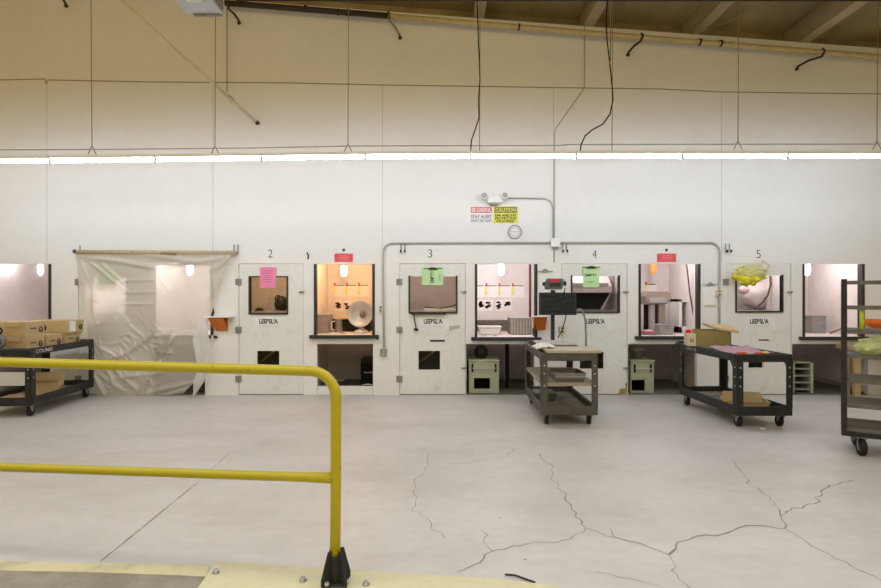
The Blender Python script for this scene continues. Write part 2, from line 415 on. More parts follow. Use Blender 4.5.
# ------------------------------------------------------------------ yellow railing
rl = thing('safety_railing', 'scuffed yellow tubular safety railing in the foreground', 'railing', (-.522, 2.93, .012))
px0, py0 = -.522, 2.93
end = lambda zl: Vector((-2.40, 3.2, zl))
tl = end(1.079); tr = Vector((px0, py0, 1.062)); d = (tl-tr).normalized()
pts = [tl+(tl-tr)*.9, tl]; R_ = .13
pts.append(tr+d*R_)
for i in range(1, 8):
    a = i/8*math.pi/2; pts.append(tr+d*R_*(1-math.sin(a))+Vector((0, 0, -R_*(1-math.cos(a)))))
pts += [Vector((px0, py0, 1.062-R_)), Vector((px0, py0, .5)), Vector((px0-.005, py0, .05))]
make('top_rail', MB().tube(pts, .0265, 20), rail_m, rl)
ml = end(.507); mr = Vector((px0-.015, py0, .532)); md_ = ml-mr
make('mid_rail', MB().tube([mr+md_*1.9, ml, mr+md_*.07, mr+md_*.05, mr], [.0235, .0235, .0245, .027, .027], 16), rail_m, rl)
make('post', MB().tube([tl+(tl-tr)*.9+Vector((.05, 0, .0)), (px0+(-2.4-px0)*1.88, py0+.27*1.88, .05)], .0265, 16), rail_m, rl)
mb = MB()
bs = make('base_bracket', MB().box(px0-.06, px0+.06, py0-.06, py0+.06, .012, .024).lathe([(.036, 0), (.036, .13)], (px0, py0, .02), n=20), black_m, rl, bevel=.003)
for a in (45, 135, 225, 315):
    c, s_ = math.cos(math.radians(a)), math.sin(math.radians(a)); u = Vector((c, s_, 0)); w = Vector((-s_, c, 0))*.006; o0 = Vector((px0, py0, .014))
    poly = [o0+u*.03, o0+u*.085, o0+u*.085+Vector((0, 0, .03)), o0+u*.045+Vector((0, 0, .16)), o0+u*.03+Vector((0, 0, .16))]
    make('gusset', MB().prism([p-w for p in poly], w*2), black_m, bs)
    q = o0+u*.07+Vector((c*.0, s_*.0, .01)); make('bolt', MB().lathe([(.012, 0), (.012, .014)], q+w*3+u*-.004, n=6), rivet_m, bs)

# ------------------------------------------------------------------ booth doors
XD = D+.012   # door face is just behind the wall face
door_win = [(91, 126, 277, 313), (250, 286.5, 277, 313), (410, 456, 276.5, 312), (572.5, 618.5, 276, 311.5), (737, 782, 275.5, 311)]
door_hole = [(102, 125, 349, 355), (257, 279, 351, 369), (418.5, 440, 351, 370), (580, 604, 352, 369), (749, 764, 361, 368)]
slots = [None, None, (430, 445, 340, 342), None, (759, 770.5, 339.5, 341)]
DG = 'white booth doors'
for i, (a, b) in enumerate(doors):
    w = door_win[i]; h = door_hole[i]
    hs = [rect(*w), rect(*h)]
    if slots[i]: hs.append(rect(*slots[i]))
    mb = MB().slab(X(a)+.006, X(b)-.006, .012, Z(264), hs, XD, XD+.04)
    dr = make('door_%d' % (i+1), mb, door_m, origin=(X(a), XD, 0)); tag(dr, None, None, None, 'structure')
    # window trim
    x0, x1, z0, z1 = rect(*w); t = .022
    mb = MB().box(x0-t, x0, XD-.016, XD+.05, z0-t, z1+t*.6).box(x1, x1+t, XD-.016, XD+.05, z0-t, z1+t*.6).box(x0, x1, XD-.02, XD+.05, z0-t, z0)
    if i == 1: mb.box(x0, x1, XD-.012, XD+.05, z1-.004, z1+t*.6)
    make('window_trim', mb, frame_m, dr, bevel=.002)
    if i == 2: make('sill_strip', MB().box(X(411), X(446), XD-.05, XD-.02, Z(314.5), Z(312.3)), frame_m, dr)
    if i in (1, 2, 3, 4):
        x0, x1, z0, z1 = rect(*h)
        make('hatch_trim', MB().box(x0, x1, XD+.04, XD+.045, z1, z1+.012).box(x0-.01, x0, XD+.02, XD+.045, z0, z1), frame_m, dr)
    ys = (282, 330, 379)
    for y in ys:
        c = P(a-.2, y); mb = MB().box(c.x-.043, c.x-.006, D-.006, D-.0005, c.z-.045, c.z+.045).box(c.x+.006, c.x+.043, D-.006, XD-.0002, c.z-.045, c.z+.045).tube([(c.x, D-.008, c.z-.05), (c.x, D-.008, c.z+.05)], .008, 8)
        hg = make('hinge', mb, galv, dr)
        mb = MB()
        for sx in (-.025, .025):
            for sz in (-.028, 0, .028): mb.lathe([(.005, 0), (.003, .003)], (c.x+sx, D-.006, c.z+sz), (0, -1, 0), 8)
        make('screw', mb, frame_m, hg)
    for y in ((292, 368) if i in (2, 3) else (292,)):
        c = P(b-1.5, y); make('latch', MB().box(c.x-.04, c.x+.035, D-.014, D-.001, c.z-.012, c.z+.012).tube([(c.x-.03, D-.02, c.z), (c.x+.03, D-.02, c.z)], .006, 8), galv, dr)
    # stencilled placard
    pc = P((w[0]+w[1])/2+(1.5 if i else 0), 321.5)
    if i:
        plq = make('placard', MB().box(pc.x-.21, pc.x+.21, XD-.0025, XD-.0005, pc.z-.12, pc.z+.06), white_m, dr)
    else: plq = dr
    text('lettering', "LEEBSL'A", .075, (pc.x-.02, XD-.003, pc.z+.004), XR, ZU, fade_ink, plq, w=.27, bold=.045)
    mb = MB()
    for k, ln in enumerate((.34, .3, .36)): mb.box(pc.x-.19, pc.x-.19+ln, XD-.0035, XD-.0026, pc.z-.06-k*.018, pc.z-.056-k*.018)
    make('fine_print', mb, grid_line, plq)
    # dark seam round the leaf is the real gap; bottom scuffs
    if i == 3:
        mb = MB()
        mb.prism([P(612, 396, XD-.001), P(628, 396, XD-.001), P(628, 381, XD-.001), P(625, 384, XD-.001), P(626, 388, XD-.001), P(620, 389, XD-.001), P(619, 393, XD-.001)], (0, .001, 0))
        make('peeled_patch', mb, peel, dr)
    if i == 2:
        make('paint_blotch', MB().prism([P(445, 327, XD-.001), P(459, 325, XD-.001), P(460, 328, XD-.001), P(449, 331, XD-.001)], (0, .001, 0)), wood, dr)
# black fittings of the windows: side frames, sill, counter
names = ['leftmost window, behind the carton cart', 'window behind the plastic sheet', 'orange lit window', 'window with the metal box and white tub', 'window with the taupe machine', 'window behind the wire rack']
for i, (a, b, t, bt) in enumerate(wins):
    x0, x1, z0, z1 = rect(a, b, t, bt)
    mb = MB().box(x0-.03, x0+.004, D-.012, D+TH+.01, z0, z1).box(x1-.004, x1+.034, D-.012, D+TH+.01, z0, z1)
    mb.box(x0-.085, x1+(.085 if i != 1 else 0), D-.07, D-.001, z0-.05, z0)
    o = struct('window_%d' % (i+1), mb, frame_m, bevel=.003)
    l = (X(-19), X(144.2), X(308.2), X(466.8), X(628.8), X(792.8))[i]; r = (X(54), X(218), X(382), X(546), X(710), X(874))[i]
    tag(make('worktop', MB().box(l, r, D+TH+.001, BB-.13, z0-.05, z0-.008), mat('worktop_laminate', (226, 210, 204), .45, var=.05), bevel=.003),
        'pale worktop inside the %s' % names[i], 'worktop', 'worktops inside the booths')
    

# ------------------------------------------------------------------ lights
def light(kind, name, loc, energy, color, size=.1, sy=None, rot=(0, 0, 0), spread=None):
    L = bpy.data.lights.new(name, kind); L.energy = energy; L.color = color
    if kind == 'AREA':
        L.size = size
        if sy: L.shape = 'RECTANGLE'; L.size_y = sy
    else: L.shadow_soft_size = size
    o = bpy.data.objects.new(name, L); o.location = loc; o.rotation_euler = rot; COL.objects.link(o); return o
YL = 6.85
bd = [-159, -54, 51, 156, 262, 365.5, 470.5, 576, 682, 787, 892, 997]
ly = [162.5, 162, 161.2, 160, 158.6, 157.2, 156.6, 156.5, 156.5, 156.6, 156.6, 156.6]
pos = ['leftmost, cut by the left frame edge', 'second from the left', 'third from the left', 'fourth from the left', 'middle of the nine', 'fourth from the right', 'third from the right', 'second from the right', 'rightmost, cut by the right frame edge']
for i in range(len(bd)-1):
    a, b = P(bd[i], ly[i], YL), P(bd[i+1], ly[i+1], YL); a.x += .005; b.x -= .005
    if i == 0: lab = 'strip light beyond the left edge of the row'
    elif i == len(bd)-2: lab = 'strip light beyond the right edge of the row'
    else: lab = 'lit fluorescent strip light, '+pos[i-1]
    t = thing('strip_light', lab, 'strip light', (a+b)/2+Vector((0, 0, .05)), 0, 'hanging row of fluorescent strip lights')
    up = Vector((0, 0, .040))
    M = Matrix.Translation((a+b)/2+up) @ Matrix.Rotation(-math.atan2(b.z-a.z, b.x-a.x), 4, 'Y')
    make('housing', MB().obox(M, (b-a).length, .10, .034), white_m, t, bevel=.003)
    make('tube', MB().tube([a+Vector((.012, 0, 0)), b-Vector((.012, 0, 0))], .017, 14), tube_m, t)
    for e, sg in ((a, 1), (b, -1)):
        make('socket', MB().box(e.x+sg*.001, e.x+sg*.012, YL-.022, YL+.022, e.z-.03, e.z+.022), white_m, t)
# rows of lamps further back in the hall (behind the camera)
light('AREA', 'hall_lamps', (0, 2.4, 3.7), 175, (.88, .94, 1), 14, .5)
light('AREA', 'hall_lamps_rear', (0, -1.5, 3.9), 210, (.88, .94, 1), 14, .8)
light('AREA', 'warm_high_bay', (-1, 2.5, 5.35), 105, (1, .70, .26), 12, 1.2, (math.radians(48), 0, 0))

# ------------------------------------------------------------------ hanging wires, pipes, conduits
def strand(name, pts, r, m, label, cat, group=None, n=8):
    return tag(make(name, MB().tube(pts, r, n), m), label, cat, group)
def roofz(x): return topz(x)+.3
def hanger(px, pyb, fork, lab):
    b = P(px, pyb, YL); top = Vector((b.x-.02 if px < 200 else b.x+.01, YL, roofz(b.x)))
    mb = MB().tube([top, b], .0045, 6)
    if fork: mb.tube([b, b+Vector((-.05, 0, -.1))], .005, 6).tube([b, b+Vector((.05, 0, -.1))], .005, 6)
    tag(make('hanging_rod', mb, wire_m), lab, 'hanging rod', 'rods holding up the strip lights')
hanger(92, 146, True, 'thin rod from the roof to the strip lights, leftmost')
hanger(215, 146, True, 'thin rod from the roof to the strip lights, left of the diagonal brace tip')
hanger(348, 144, True, 'thin rod from the roof to the strip lights, in line with the orange lit window')
hanger(479.5, 151, False, 'thin rod from the roof to the strip lights, beside the wavy black cord')
hanger(612, 151, False, 'thin rod from the roof to the strip lights, beside the looped black cord')
hanger(738, 141, True, 'thin rod from the roof to the strip lights, with forked foot at the right')
hanger(877, 141, True, 'thin rod from the roof to the strip lights, rightmost')
strand('hanging_wire', [P(227, -20, D-.1), P(227, 92, D-.1)], .007, wire_m, 'short thin wire hanging by the tip of the diagonal brace', 'wire')
strand('light_conduit', [P(-70, 150, YL), P(90, 149.5, YL), P(250, 148, YL), P(350, 146, YL), P(560, 145.5, YL), P(570, 144.5, YL), P(881, 144, YL), P(1000, 144, YL)], .0065, painted, 'thin grey conduit running along above the strip lights', 'conduit')
strand('wavy_cord', [P(x, y, YL-.03) for x, y in ((477, -40), (477, 0), (478, 25), (478.5, 45), (479.5, 60), (480, 80), (478.5, 100), (479, 118), (475, 130), (471.5, 140), (470.5, 151))], .007, cable_m, 'wavy black cord dropping to the middle of the strip lights', 'cord')
strand('looped_cord', [P(x, y, YL-.03) for x, y in ((609, -30), (607, 5), (606, 20), (607, 40), (610, 65), (612, 85), (613, 100), (610, 114), (603, 124), (592, 130), (585, 136), (581, 145), (580, 152))], .008, cable_m, 'looped black cord curving down to a strip light joint', 'cord')
strand('cord_tail', [P(x, y, YL-.05) for x, y in ((609, -30), (610.5, 20), (610.5, 60), (609, 65))], .006, wire_m, 'thin cord end hanging beside the looped black cord', 'cord')
strand('wall_conduit', [P(x, y, D-.015) for x, y in ((584.5, 25), (584.5, 86), (583, 90), (556, 128), (554.5, 133), (554.3, 262))], .006, painted, 'thin conduit jogging diagonally on the upper wall then dropping to the junction box', 'conduit')
# diagonal brace
br = thing('diagonal_brace', 'long pale diagonal brace rod crossing the upper left wall', 'brace', P(258, 123, D-.02))
make('rod', MB().tube([P(118, -2, 7.0), P(100, -20, 6.8), P(118, -2, 7.0), P(256.5, 122, D-.03)], .0, 4) if False else MB().tube([P(100, -18, 6.8), P(256.5, 122, D-.03)], .02, 10), mat('pale_rod', (216, 206, 178), .5), br)
make('end_fitting', MB().lathe([(.03, 0), (.03, .03), (.012, .05)], P(257.5, 123, D-.001), (0, -1, 0), 12), pipe_dark, br)
make('coupling', MB().tube([P(229.5, 97.5, 8.1)-Vector((.02, .0, -.02)), P(233, 101, 8.13)], .027, 10), steel, br)
# sprinkler main pipe under the roof edge
YP = D-.16
sp = thing('sprinkler_pipe', 'long cream sprinkler pipe with dark left section under the roof edge', 'pipe', P(560, 25, YP))
make('dark_section', MB().tube([P(225, 3, YP), P(290, 8, YP), P(390, 16, YP)], .04, 12), pipe_dark, sp)
make('cream_section', MB().tube([P(390, 16, YP), P(590, 33, YP), P(881, 57, YP), P(980, 65, YP)], .035, 12), pipe_cream, sp)
for px, py in ((305, 8.5), (338, 12), (347, 12.6), (519, 27), (700, 42), (721, 43.5)):
    c = P(px, py, YP); make('pipe_clamp', MB().tube([c-Vector((.012, 0, -.002)), c+Vector((.012, 0, -.002))], .048, 10).tube([c+Vector((0, .0, .04)), c+Vector((0, .13, .09))], .01, 6), pipe_dark, sp)
def drop(px, py, dx, dy, lab):
    a = P(px, py, YP); b = P(px+dx, py+dy, YP+.03)
    t = make('sprinkler_drop', MB().tube([a+Vector((0, -.01, .06)), a+Vector((.02, -.03, .02)), a+Vector((.0, -.03, -.05)) if dx > 0 else a+Vector((-.02, -.03, -.06)), a.lerp(b, .6)+Vector((0, -.03, 0)), b], .016, 10), pipe_dark if dx < 0 or px < 300 else steel, sp)
    make('head', MB().lathe([(.012, 0), (.028, .015), (.028, .03), (.012, .05)], b, (0, .1, -1), 12), pipe_dark, t)
drop(388, 16, 12, 20, 'hooked grey sprinkler drop where the dark pipe turns cream')
drop(641, 38, -13, 15, 'slanted dark sprinkler drop left of the middle roof beams')
drop(822, 53, -25, 14, 'slanted dark sprinkler drop nearest the right edge')
drop(229, 6, 10, 15, 'dark sprinkler drop beside the grey ceiling fixture')
drop(62, -4, 4, 8, 'small sprinkler drop at the top left corner')
strand('roof_strut', [Vector((X(236, 7), 7, Z(.3, 7))), Vector((X(900, 7), 7, Z(.3, 7)))], .012, pipe_dark, 'thin dark strut running level along the top edge', 'strut')
strand('sway_wire', [P(772, 2, 7.2), P(700, 34, D-.1)], .007, wire_m, 'thin slanting wire between the roof beams', 'wire')
# ceiling fixture
fx = thing('ceiling_fixture', 'grey boxy fixture hanging at the top left with louvred side', 'fixture', (-2.4, 5.6, 4.3))
x0, x1 = -2.59, -2.215
make('casing', MB().box(x0, x1, 4.7, 6.0, 4.30, 4.55), mat('fixture_grey', (196, 200, 206), .4, .2), fx, bevel=.01)
mb = MB()
for k in range(16): mb.box(x1+.001, x1+.008, 4.8+k*.075, 4.84+k*.075, 4.33, 4.52)
make('louvre', mb, galv, fx)
make('lens', MB().box(x0+.12, x1-.1, 5.0, 5.72, 4.292, 4.299), white_m, fx)
make('bracket', MB().box(-2.42, -2.38, 5.3, 5.34, 4.55, topz(-2.4)+.3).box(x0+.08, x1-.02, 5.97, 6.005, 4.286, 4.299), galv, fx)

# conduits round the doors
def bend(path, r, name, lab, m=painted):
    return strand(name, [P(x, y, D-.025) for x, y in path], r, m, lab, 'conduit', n=10)
def arc(cx, cy, r, a0, a1, k=6): return [(cx+r*math.cos(math.radians(a0+(a1-a0)*i/k)), cy-r*math.sin(math.radians(a0+(a1-a0)*i/k))) for i in range(k+1)]
bend([(384, 348)]+[(383.3, 300), (383, 262)]+arc(393, 253, 10, 180, 90)+[(551, 242.6)], .014, 'electrical_conduit', 'grey conduit arching over the sideways EMPTY door from the wall switch')
bend([(559, 242.6), (640, 242.6)]+arc(710, 252.5, 10, 90, 0)+[(719.5, 300), (719.5, 345)], .014, 'electrical_conduit', 'grey conduit arching over the upright EMPTY door down past the clipboard')
bend([(553, 239), (553, 210)]+arc(543, 208, 9.5, 0, 90)+[(505, 198)], .01, 'electrical_conduit', 'thin grey conduit from the emergency light to the junction box')
jb = thing('junction_box', 'small white junction box where the conduits meet', 'junction box', P(555, 245))
make('box', MB().box(X(550.5), X(559.5), D-.06, D-.001, Z(247), Z(238.5)), white_m, jb, bevel=.003)
make('fitting', MB().box(X(552), X(554), D-.05, D-.02, Z(249), Z(247)).box(X(556), X(558), D-.05, D-.02, Z(249), Z(247)), steel, jb)
def outlet(px, py, w, h, m, lab, dep=.05):
    t = thing('outlet_box', lab, 'electrical box', P(px, py+h/2))
    make('box', MB().box(X(px-w/2), X(px+w/2), D-dep, D-.001, Z(py+h/2), Z(py-h/2)), m, t, bevel=.004)
    y = D-dep-.003
    mb = MB()
    for s_ in (-1, 1): mb.lathe([(.014, 0), (.014, .003)], (X(px), D-dep, Z(py+s_*1.6)), (0, -1, 0), 12)
    make('socket_face', mb, pale_steel if m is galv else frame_m, t)
outlet(383.8, 352, 6.5, 7, galv, 'square grey outlet box at the foot of the conduit left of the sideways EMPTY door')
outlet(381, 309, 4, 7, cream, 'cream switch box left of the sideways EMPTY door')
outlet(718, 293, 6, 6.5, cream, 'cream outlet box left of the yellow bag door')
outlet(562, 330, 5, 8, cream, 'cream outlet box below the dark display, left of the upright EMPTY door', .03)
outlet(377.5, 337, 3, 4, frame_m, 'tiny dark box at the right end of the orange lit window sill', .02)
# emergency light
el = thing('emergency_light', 'white twin head emergency light above the warning signs', 'emergency light', P(494, 206))
make('body', MB().box(X(487), X(502), D-.09, D-.001, Z(203.5), Z(195)), white_m, el, bevel=.012)
make('underside', MB().box(X(489.5), X(498), D-.08, D-.01, Z(205.5), Z(203.3)), brown_pl, el)
for px, dx in ((485.5, -.3), (503, .3)):
    c = P(px, 197, D-.07); hd = make('lamp_head', MB().lathe([(.03, 0), (.05, .015), (.052, .07), (.045, .08)], c+Vector((0, .0, 0)), (dx, -1, .15), 16), white_m, el)
    q = c+Vector((dx, -1, .15)).normalized()*.0805; make('lens', MB().lathe([(.04, 0), (.038, .004)], q, (dx, -1, .15), 16), grey_pl, hd)
# signs
def sign(name, px0, px1, py0, py1, m, lab, cat='sign'):
    t = thing(name, lab, cat, P((px0+px1)/2, py1))
    make('panel', MB().box(X(px0), X(px1), D-.006, D-.001, Z(py1), Z(py0)), m, t); return t
YS = D-.0075
s = sign('warning_sign', 470, 492.3, 206.3, 222.5, white_m, 'white BE CAREFUL sign with red heading below the emergency light')
make('heading', MB().box(X(470.8), X(492), D-.0072, D-.006, Z(213), Z(207)), sign_red, s)
text('lettering', 'BE CAREFUL', .055, (X(481.4), YS-.001, Z(210)), XR, ZU, white_m, s, w=.27, bold=.02)
text('lettering', 'STAY ALERT', .052, (X(481.4), D-.0065, Z(216.6)), XR, ZU, fade_ink, s, w=.3, bold=.02)
text('lettering', "DON'T GET HURT", .038, (X(481.4), D-.0065, Z(220.6)), XR, ZU, fade_ink, s, w=.3, bold=.02)
s = sign('caution_sign', 493.5, 518, 206.3, 223.5, sign_yel, 'yellow CAUTION ear and eye protection sign beside the BE CAREFUL sign')
make('heading', MB().box(X(494.3), X(516.8), D-.0072, D-.006, Z(213), Z(207)), mat('olive_heading', (128, 128, 92), .6), s)
text('lettering', 'CAUTION', .055, (X(505.6), YS-.001, Z(210)), XR, ZU, sign_yel, s, w=.29, bold=.02)
for tx, y in (('EAR AND EYE', 215.4), ('PROTECTION', 218.4), ('REQUIRED', 221.4)):
    text('lettering', tx, .036, (X(505.6), D-.0065, Z(y)), XR, ZU, ink, s, w=.3 if y < 221 else .26, bold=.03)
# clock
c0 = P(514.7, 232); ck = thing('wall_clock', 'small round white wall clock under the caution sign', 'clock', c0)
make('rim', MB().lathe([(.1, 0), (.1, .03), (.086, .035), (.084, .022)], c0-Vector((0, .001, 0)), (0, -1, 0), 32, cap=False), grey_pl, ck)
make('dial', MB().lathe([(.09, 0), (.088, .02)], c0-Vector((0, .002, 0)), (0, -1, 0), 32), white_m, ck)
mb = MB()
for k in range(12):
    a = k*math.pi/6; M = Matrix.Translation(c0+Vector((math.sin(a)*.066, -.0235, math.cos(a)*.066))) @ Matrix.Rotation(a, 4, 'Y'); mb.obox(M, .008, .001, .02)
make('hour_marks', mb, fade_ink, ck)
make('hands', MB().obox(Matrix.Translation(c0+Vector((.012, -.0245, .0))) @ Matrix.Rotation(math.radians(85), 4, 'Y'), .005, .001, .07).obox(Matrix.Translation(c0+Vector((-.012, -.0245, .002))) @ Matrix.Rotation(math.radians(-75), 4, 'Y'), .006, .001, .045), sign_red, ck)
# numbers painted over the doors
for px, py, ch, wd_ in ((270.3, 253.5, '2', 'two above the door with the pink paper'), (430, 253.5, '3', 'three above the door with the sideways EMPTY note'), (594.5, 254, '4', 'four above the door with the upright EMPTY note'), (758.5, 254, '5', 'five above the door with the yellow bag')):
    mb_root = thing('door_number', 'black handwritten numeral %s' % wd_, 'number', P(px, py+4))
    text('numeral', ch, .115, P(px, py, D-.0007), XR, ZU, ink, mb_root, w=.062, bold=-.012)
# wall hooks in pairs
hk = [(236, 249, 'right end of the cardboard tube'), (403, 248, 'upper left of the sideways EMPTY door'), (564.5, 248, 'upper left of the upright EMPTY door'), (727.5, 248, 'upper left of the yellow bag door'), (80, 250, 'left end of the cardboard tube')]
for px, py, w in hk:
    o = thing('wall_hook', 'pair of metal hooks at the %s' % w, 'hook', P(px, py+4))
    for dx in ((-2, 2) if px != 80 else (0,)):
        a = P(px+dx, py-4.5, D-.012); b = P(px+dx, py+3, D-.012)
        make('prong', MB().tube([a, b, b+Vector((.005, -.02, -.02)), b+Vector((.0, -.05, -.012))], .008, 8), galv, o)
        if 300 < px: make('tip', MB().blob(b+Vector((.0, -.055, -.004)), (.014, .012, .022), 0, sub=2), cable_m, o)
strand('wall_clip', [P(307, 252.5, D-.01), P(308.5, 256, D-.02), P(307.8, 259, D-.01)], .01, cable_m, 'tiny black clip on the wall left of the orange lit window', 'clip')
# red cards with white plaques
for (a, b), w in (((334.5, 353), 'orange lit window'), ((657, 676), 'window with the taupe machine')):
    t = thing('wall_card', 'red card under a small white plaque above the %s' % w, 'card', P((a+b)/2, 262))
    make('red_panel', MB().box(X(a), X(b), D-.005, D-.001, Z(262), Z(253.6)), red_m, t)
    mb = MB()
    for k in range(4): mb.box(X(a+4), X(b-4), D-.0056, D-.005, Z(256+k*1.4), Z(255.6+k*1.4))
    make('print', mb, mat('card_print', (238, 150, 150), .7), t)
    make('plaque', MB().box(X(a+2), X(b-2), D-.004, D-.001, Z(253.4), Z(247)), white_m, t)
    make('emblem', MB().lathe([(.022, 0), (.022, .001), (.014, .001), (.014, 0)], P((a+b)/2, 250, D-.0042), (0, -1, 0), 16), fade_ink, t)
# notes on the doors
def note(px0, px1, py0, py1, m, lab, lines, big=None, small=None, clip=False, Y=XD-.022, rot=0, side=False):
    t = thing('paper_note', lab, 'note', P((px0+px1)/2, py1, Y))
    c = P((px0+px1)/2, (py0+py1)/2, Y); M = Matrix.Translation(c) @ Matrix.Rotation(rot, 4, 'Y')
    pp = make('sheet', MB().obox(M, X(px1)-X(px0), .003, Z(py0)-Z(py1)), m, t)
    yf = Y-.0025
    if lines:
        mb = MB()
        for k in range(lines): mb.box(X(px0+3), X(px1-3-(k % 3)), yf-.0003, yf+.0006, Z(py0+4+k*2.1), Z(py0+3.6+k*2.1))
        make('writing', mb, mat('dull_ink', (150, 90, 130), .8), pp)
    if big:
        if side:
            text('lettering', big, .05, (c.x-.01, yf, c.z-.01), (0, 0, 1), (-1, 0, 0), ink, pp, w=.17, bold=.01)
            text('lettering', small, .022, (c.x+.1, yf, c.z-.01), (0, 0, 1), (-1, 0, 0), fade_ink, pp, w=.1)
        else:
            text('lettering', big, .036, (c.x, yf, c.z+.02), XR, ZU, ink, pp, w=.17, bold=.01)
            text('lettering', small, .024, (c.x, yf, c.z-.075), XR, ZU, fade_ink, pp, w=.1)
    if clip:
        q = P((px0+px1)/2, py0+1.6, Y-.004)
        make('clip', MB().prism([q+Vector((-.07, 0, -.012)), q+Vector((.07, 0, -.012)), q+Vector((.05, 0, .012)), q+Vector((.015, 0, .022)), q+Vector((-.015, 0, .022)), q+Vector((-.05, 0, .012))], (0, -.012, 0)).tube([q+Vector((-.13, -.005, .006)), q+Vector((.13, -.005, .006))], .004, 6), frame_m, t)
    return t
note(260, 276, 267.2, 288, paper_pk, 'pink handwritten paper taped over the window of the pink paper door', 6)
note(422.3, 443.2, 267.3, 285, paper_gr, 'green paper with sideways EMPTY lettering clipped on the sideways EMPTY door', 0, 'EMPTY', 'ONLY', True, side=True)
note(583, 599.3, 266, 287.2, paper_gr, 'green paper with upright EMPTY lettering clipped on the upright EMPTY door', 0, 'EMPTY', 'ONLY', True)
note(98.5, 117.5, 268, 285, paper_gr, 'green paper on the leftmost door behind the plastic sheet', 0)
# clipboards / wire clips
def clipboard(px0, px1, py0, py1, lab, sheet=True):
    t = thing('clipboard', lab, 'clipboard', P((px0+px1)/2, py1)); q = P((px0+px1)/2, py0+1, D-.012)
    make('clip', MB().prism([q+Vector((-.06, 0, -.015)), q+Vector((.06, 0, -.015)), q+Vector((.02, 0, .03)), q+Vector((-.02, 0, .03))], (0, -.014, 0)).tube([q+Vector((-.11, 0, -.002)), q+Vector((.11, 0, -.002))], .005, 6), galv, t)
    if sheet:
        make('sheet', MB().box(X(px0), X(px1), D-.008, D-.002, Z(py1), Z(py0+2)), paper_w, t)
        make('backing', MB().box(X(px0+1), X(px1-1), D-.014, D-.0085, Z(py1+1.5), Z(py1-.5)), cream, t)
clipboard(703.3, 716.5, 283.5, 305, 'white sheet on a clipboard right of the machine window')
clipboard(538, 552, 270, 283, 'empty wire clip on the wall above the dark display', False)
# bag and tan card at the yellow bag door
t = thing('plastic_bag', 'crumpled yellow plastic bag stuffed at the top of the yellow bag door window', 'bag', P(749, 283, XD-.02))
make('bag', MB().blob(P(749, 276, XD-.1), (.2, .06, .125), .5, 3.2, 4, 3), yel_bag, t)
make('clear_top', MB().blob(P(751, 272, XD-.13), (.2, .05, .085), .5, 3, 4, 8), plastic('pale_film', (244, 242, 190), .7), t)
c = P(764.5, 266, XD-.03); M = Matrix.Translation(c) @ Matrix.Rotation(math.radians(38), 4, 'Y')
t = thing('tape_card', 'tilted tan card with a white centre above the yellow bag door window', 'card', c)
make('card', MB().obox(M, .14, .012, .12), cream, t); make('centre', MB().obox(M @ Matrix.Translation((0, -.0065, 0)), .06, .002, .05), white_m, t)
t = thing('pull_cord', 'short brown cord with black end hanging below the window of the sideways EMPTY door', 'cord', P(416, 332, XD-.03))
make('cord', MB().tube([P(413.5, 312, XD-.03), P(414.5, 320, XD-.03), P(416, 327, XD-.025), P(416, 329, XD-.04)], .01, 8), mat('brown_cord', (96, 74, 62), .6), t)
make('knob', MB().blob(P(416, 329.5, XD-.035), (.035, .02, .022), .3, 3, 2), cable_m, t)

# small wall shelves with orange brackets
def wshelf(px0, px1, pyt, b0, b1, bb, lab, top=True):
    t = thing('wall_shelf', lab, 'shelf', P((px0+px1)/2, bb)); z = Z(pyt)
    if top: make('board', MB().box(X(px0), X(px1), D-.2, D-.001, z, z+.012), white_m, t)
    make('bracket', MB().prism([Vector((X(b0), D-.19, z-.001)), Vector((X(b0), D-.02, z-.001)), Vector((X(b0)+.02, D-.02, Z(bb)))], (.012, 0, 0)).box(X(b0)+.05, X(b1), D-.02, D-.001, Z(bb), z-.001), orange, t)
    make('side_wing', MB().prism([Vector((X(b0), D-.18, z-.002)), Vector((X(b1), D-.18, z-.002)), Vector((X(b1), D-.03, Z(bb)+.01)), Vector((X(b0)+.06, D-.03, Z(bb)+.01))], (0, .008, 0)), orange, t)
wshelf(209, 235, 317, 213, 228, 331, 'small white shelf on an orange bracket right of the plastic sheet')
wshelf(531, 546, 316.5, 532, 545, 330, 'small shelf with orange bracket behind the dark display')
t = thing('mixing_bowl', 'orange plastic bowl behind the wire rack', 'bowl', P(874, 328, D-.2))
make('bowl', MB().lathe([(.06, 0), (.13, .05), (.17, .12), (.16, .12), (.12, .055), (.05, .01)], P(876, 328, D-.2), n=24), orange_pl, t)

# ------------------------------------------------------------------ booth interiors
def bulb(px, py, Y, m, i, lab, e, colr):
    c = P(px, py, Y); t = thing('jar_lamp', lab, 'lamp', Vector((c.x, Y, ZC)), 0, 'jar lamps on the booth ceilings')
    make('stem', MB().tube([(c.x, Y, ZC-.001), (c.x, Y, c.z+.13)], .012, 8).lathe([(.05, 0), (.05, -.01)], (c.x, Y, ZC-.001), n=16), galv, t)
    make('cap', MB().lathe([(.02, .13), (.055, .12), (.055, .09)], (c.x, Y, c.z), n=16), galv, t)
    make('jar', MB().lathe([(.045, .09), (.05, .06), (.05, -.03), (.035, -.075), (.01, -.09)], (c.x, Y, c.z), n=16), m, t)
    light('POINT', 'booth_lamp', (c.x+(.12 if c.x < 0 else -.12), D+.5, 1.98), e, colr, .12)
W = (1, .93, .93)
bulb(344, 271, 9.5, warmglass, 1, 'glowing jar lamp inside the orange lit window', 17, (1, .56, .22))
bulb(501, 270, 9.5, lampglass, 2, 'glowing white jar lamp above the pinned sheets', 15, W)
bulb(653.5, 269, 9.5, amber, 3, 'dull amber jar lamp inside the machine window', 13, W)
bulb(807, 270, 9.3, lampglass, 4, 'glowing jar lamp in the window behind the wire rack', 12, W)
bulb(190, 270, 9.5, lampglass, 5, 'glowing jar lamp blurred behind the plastic sheet', 14, W)
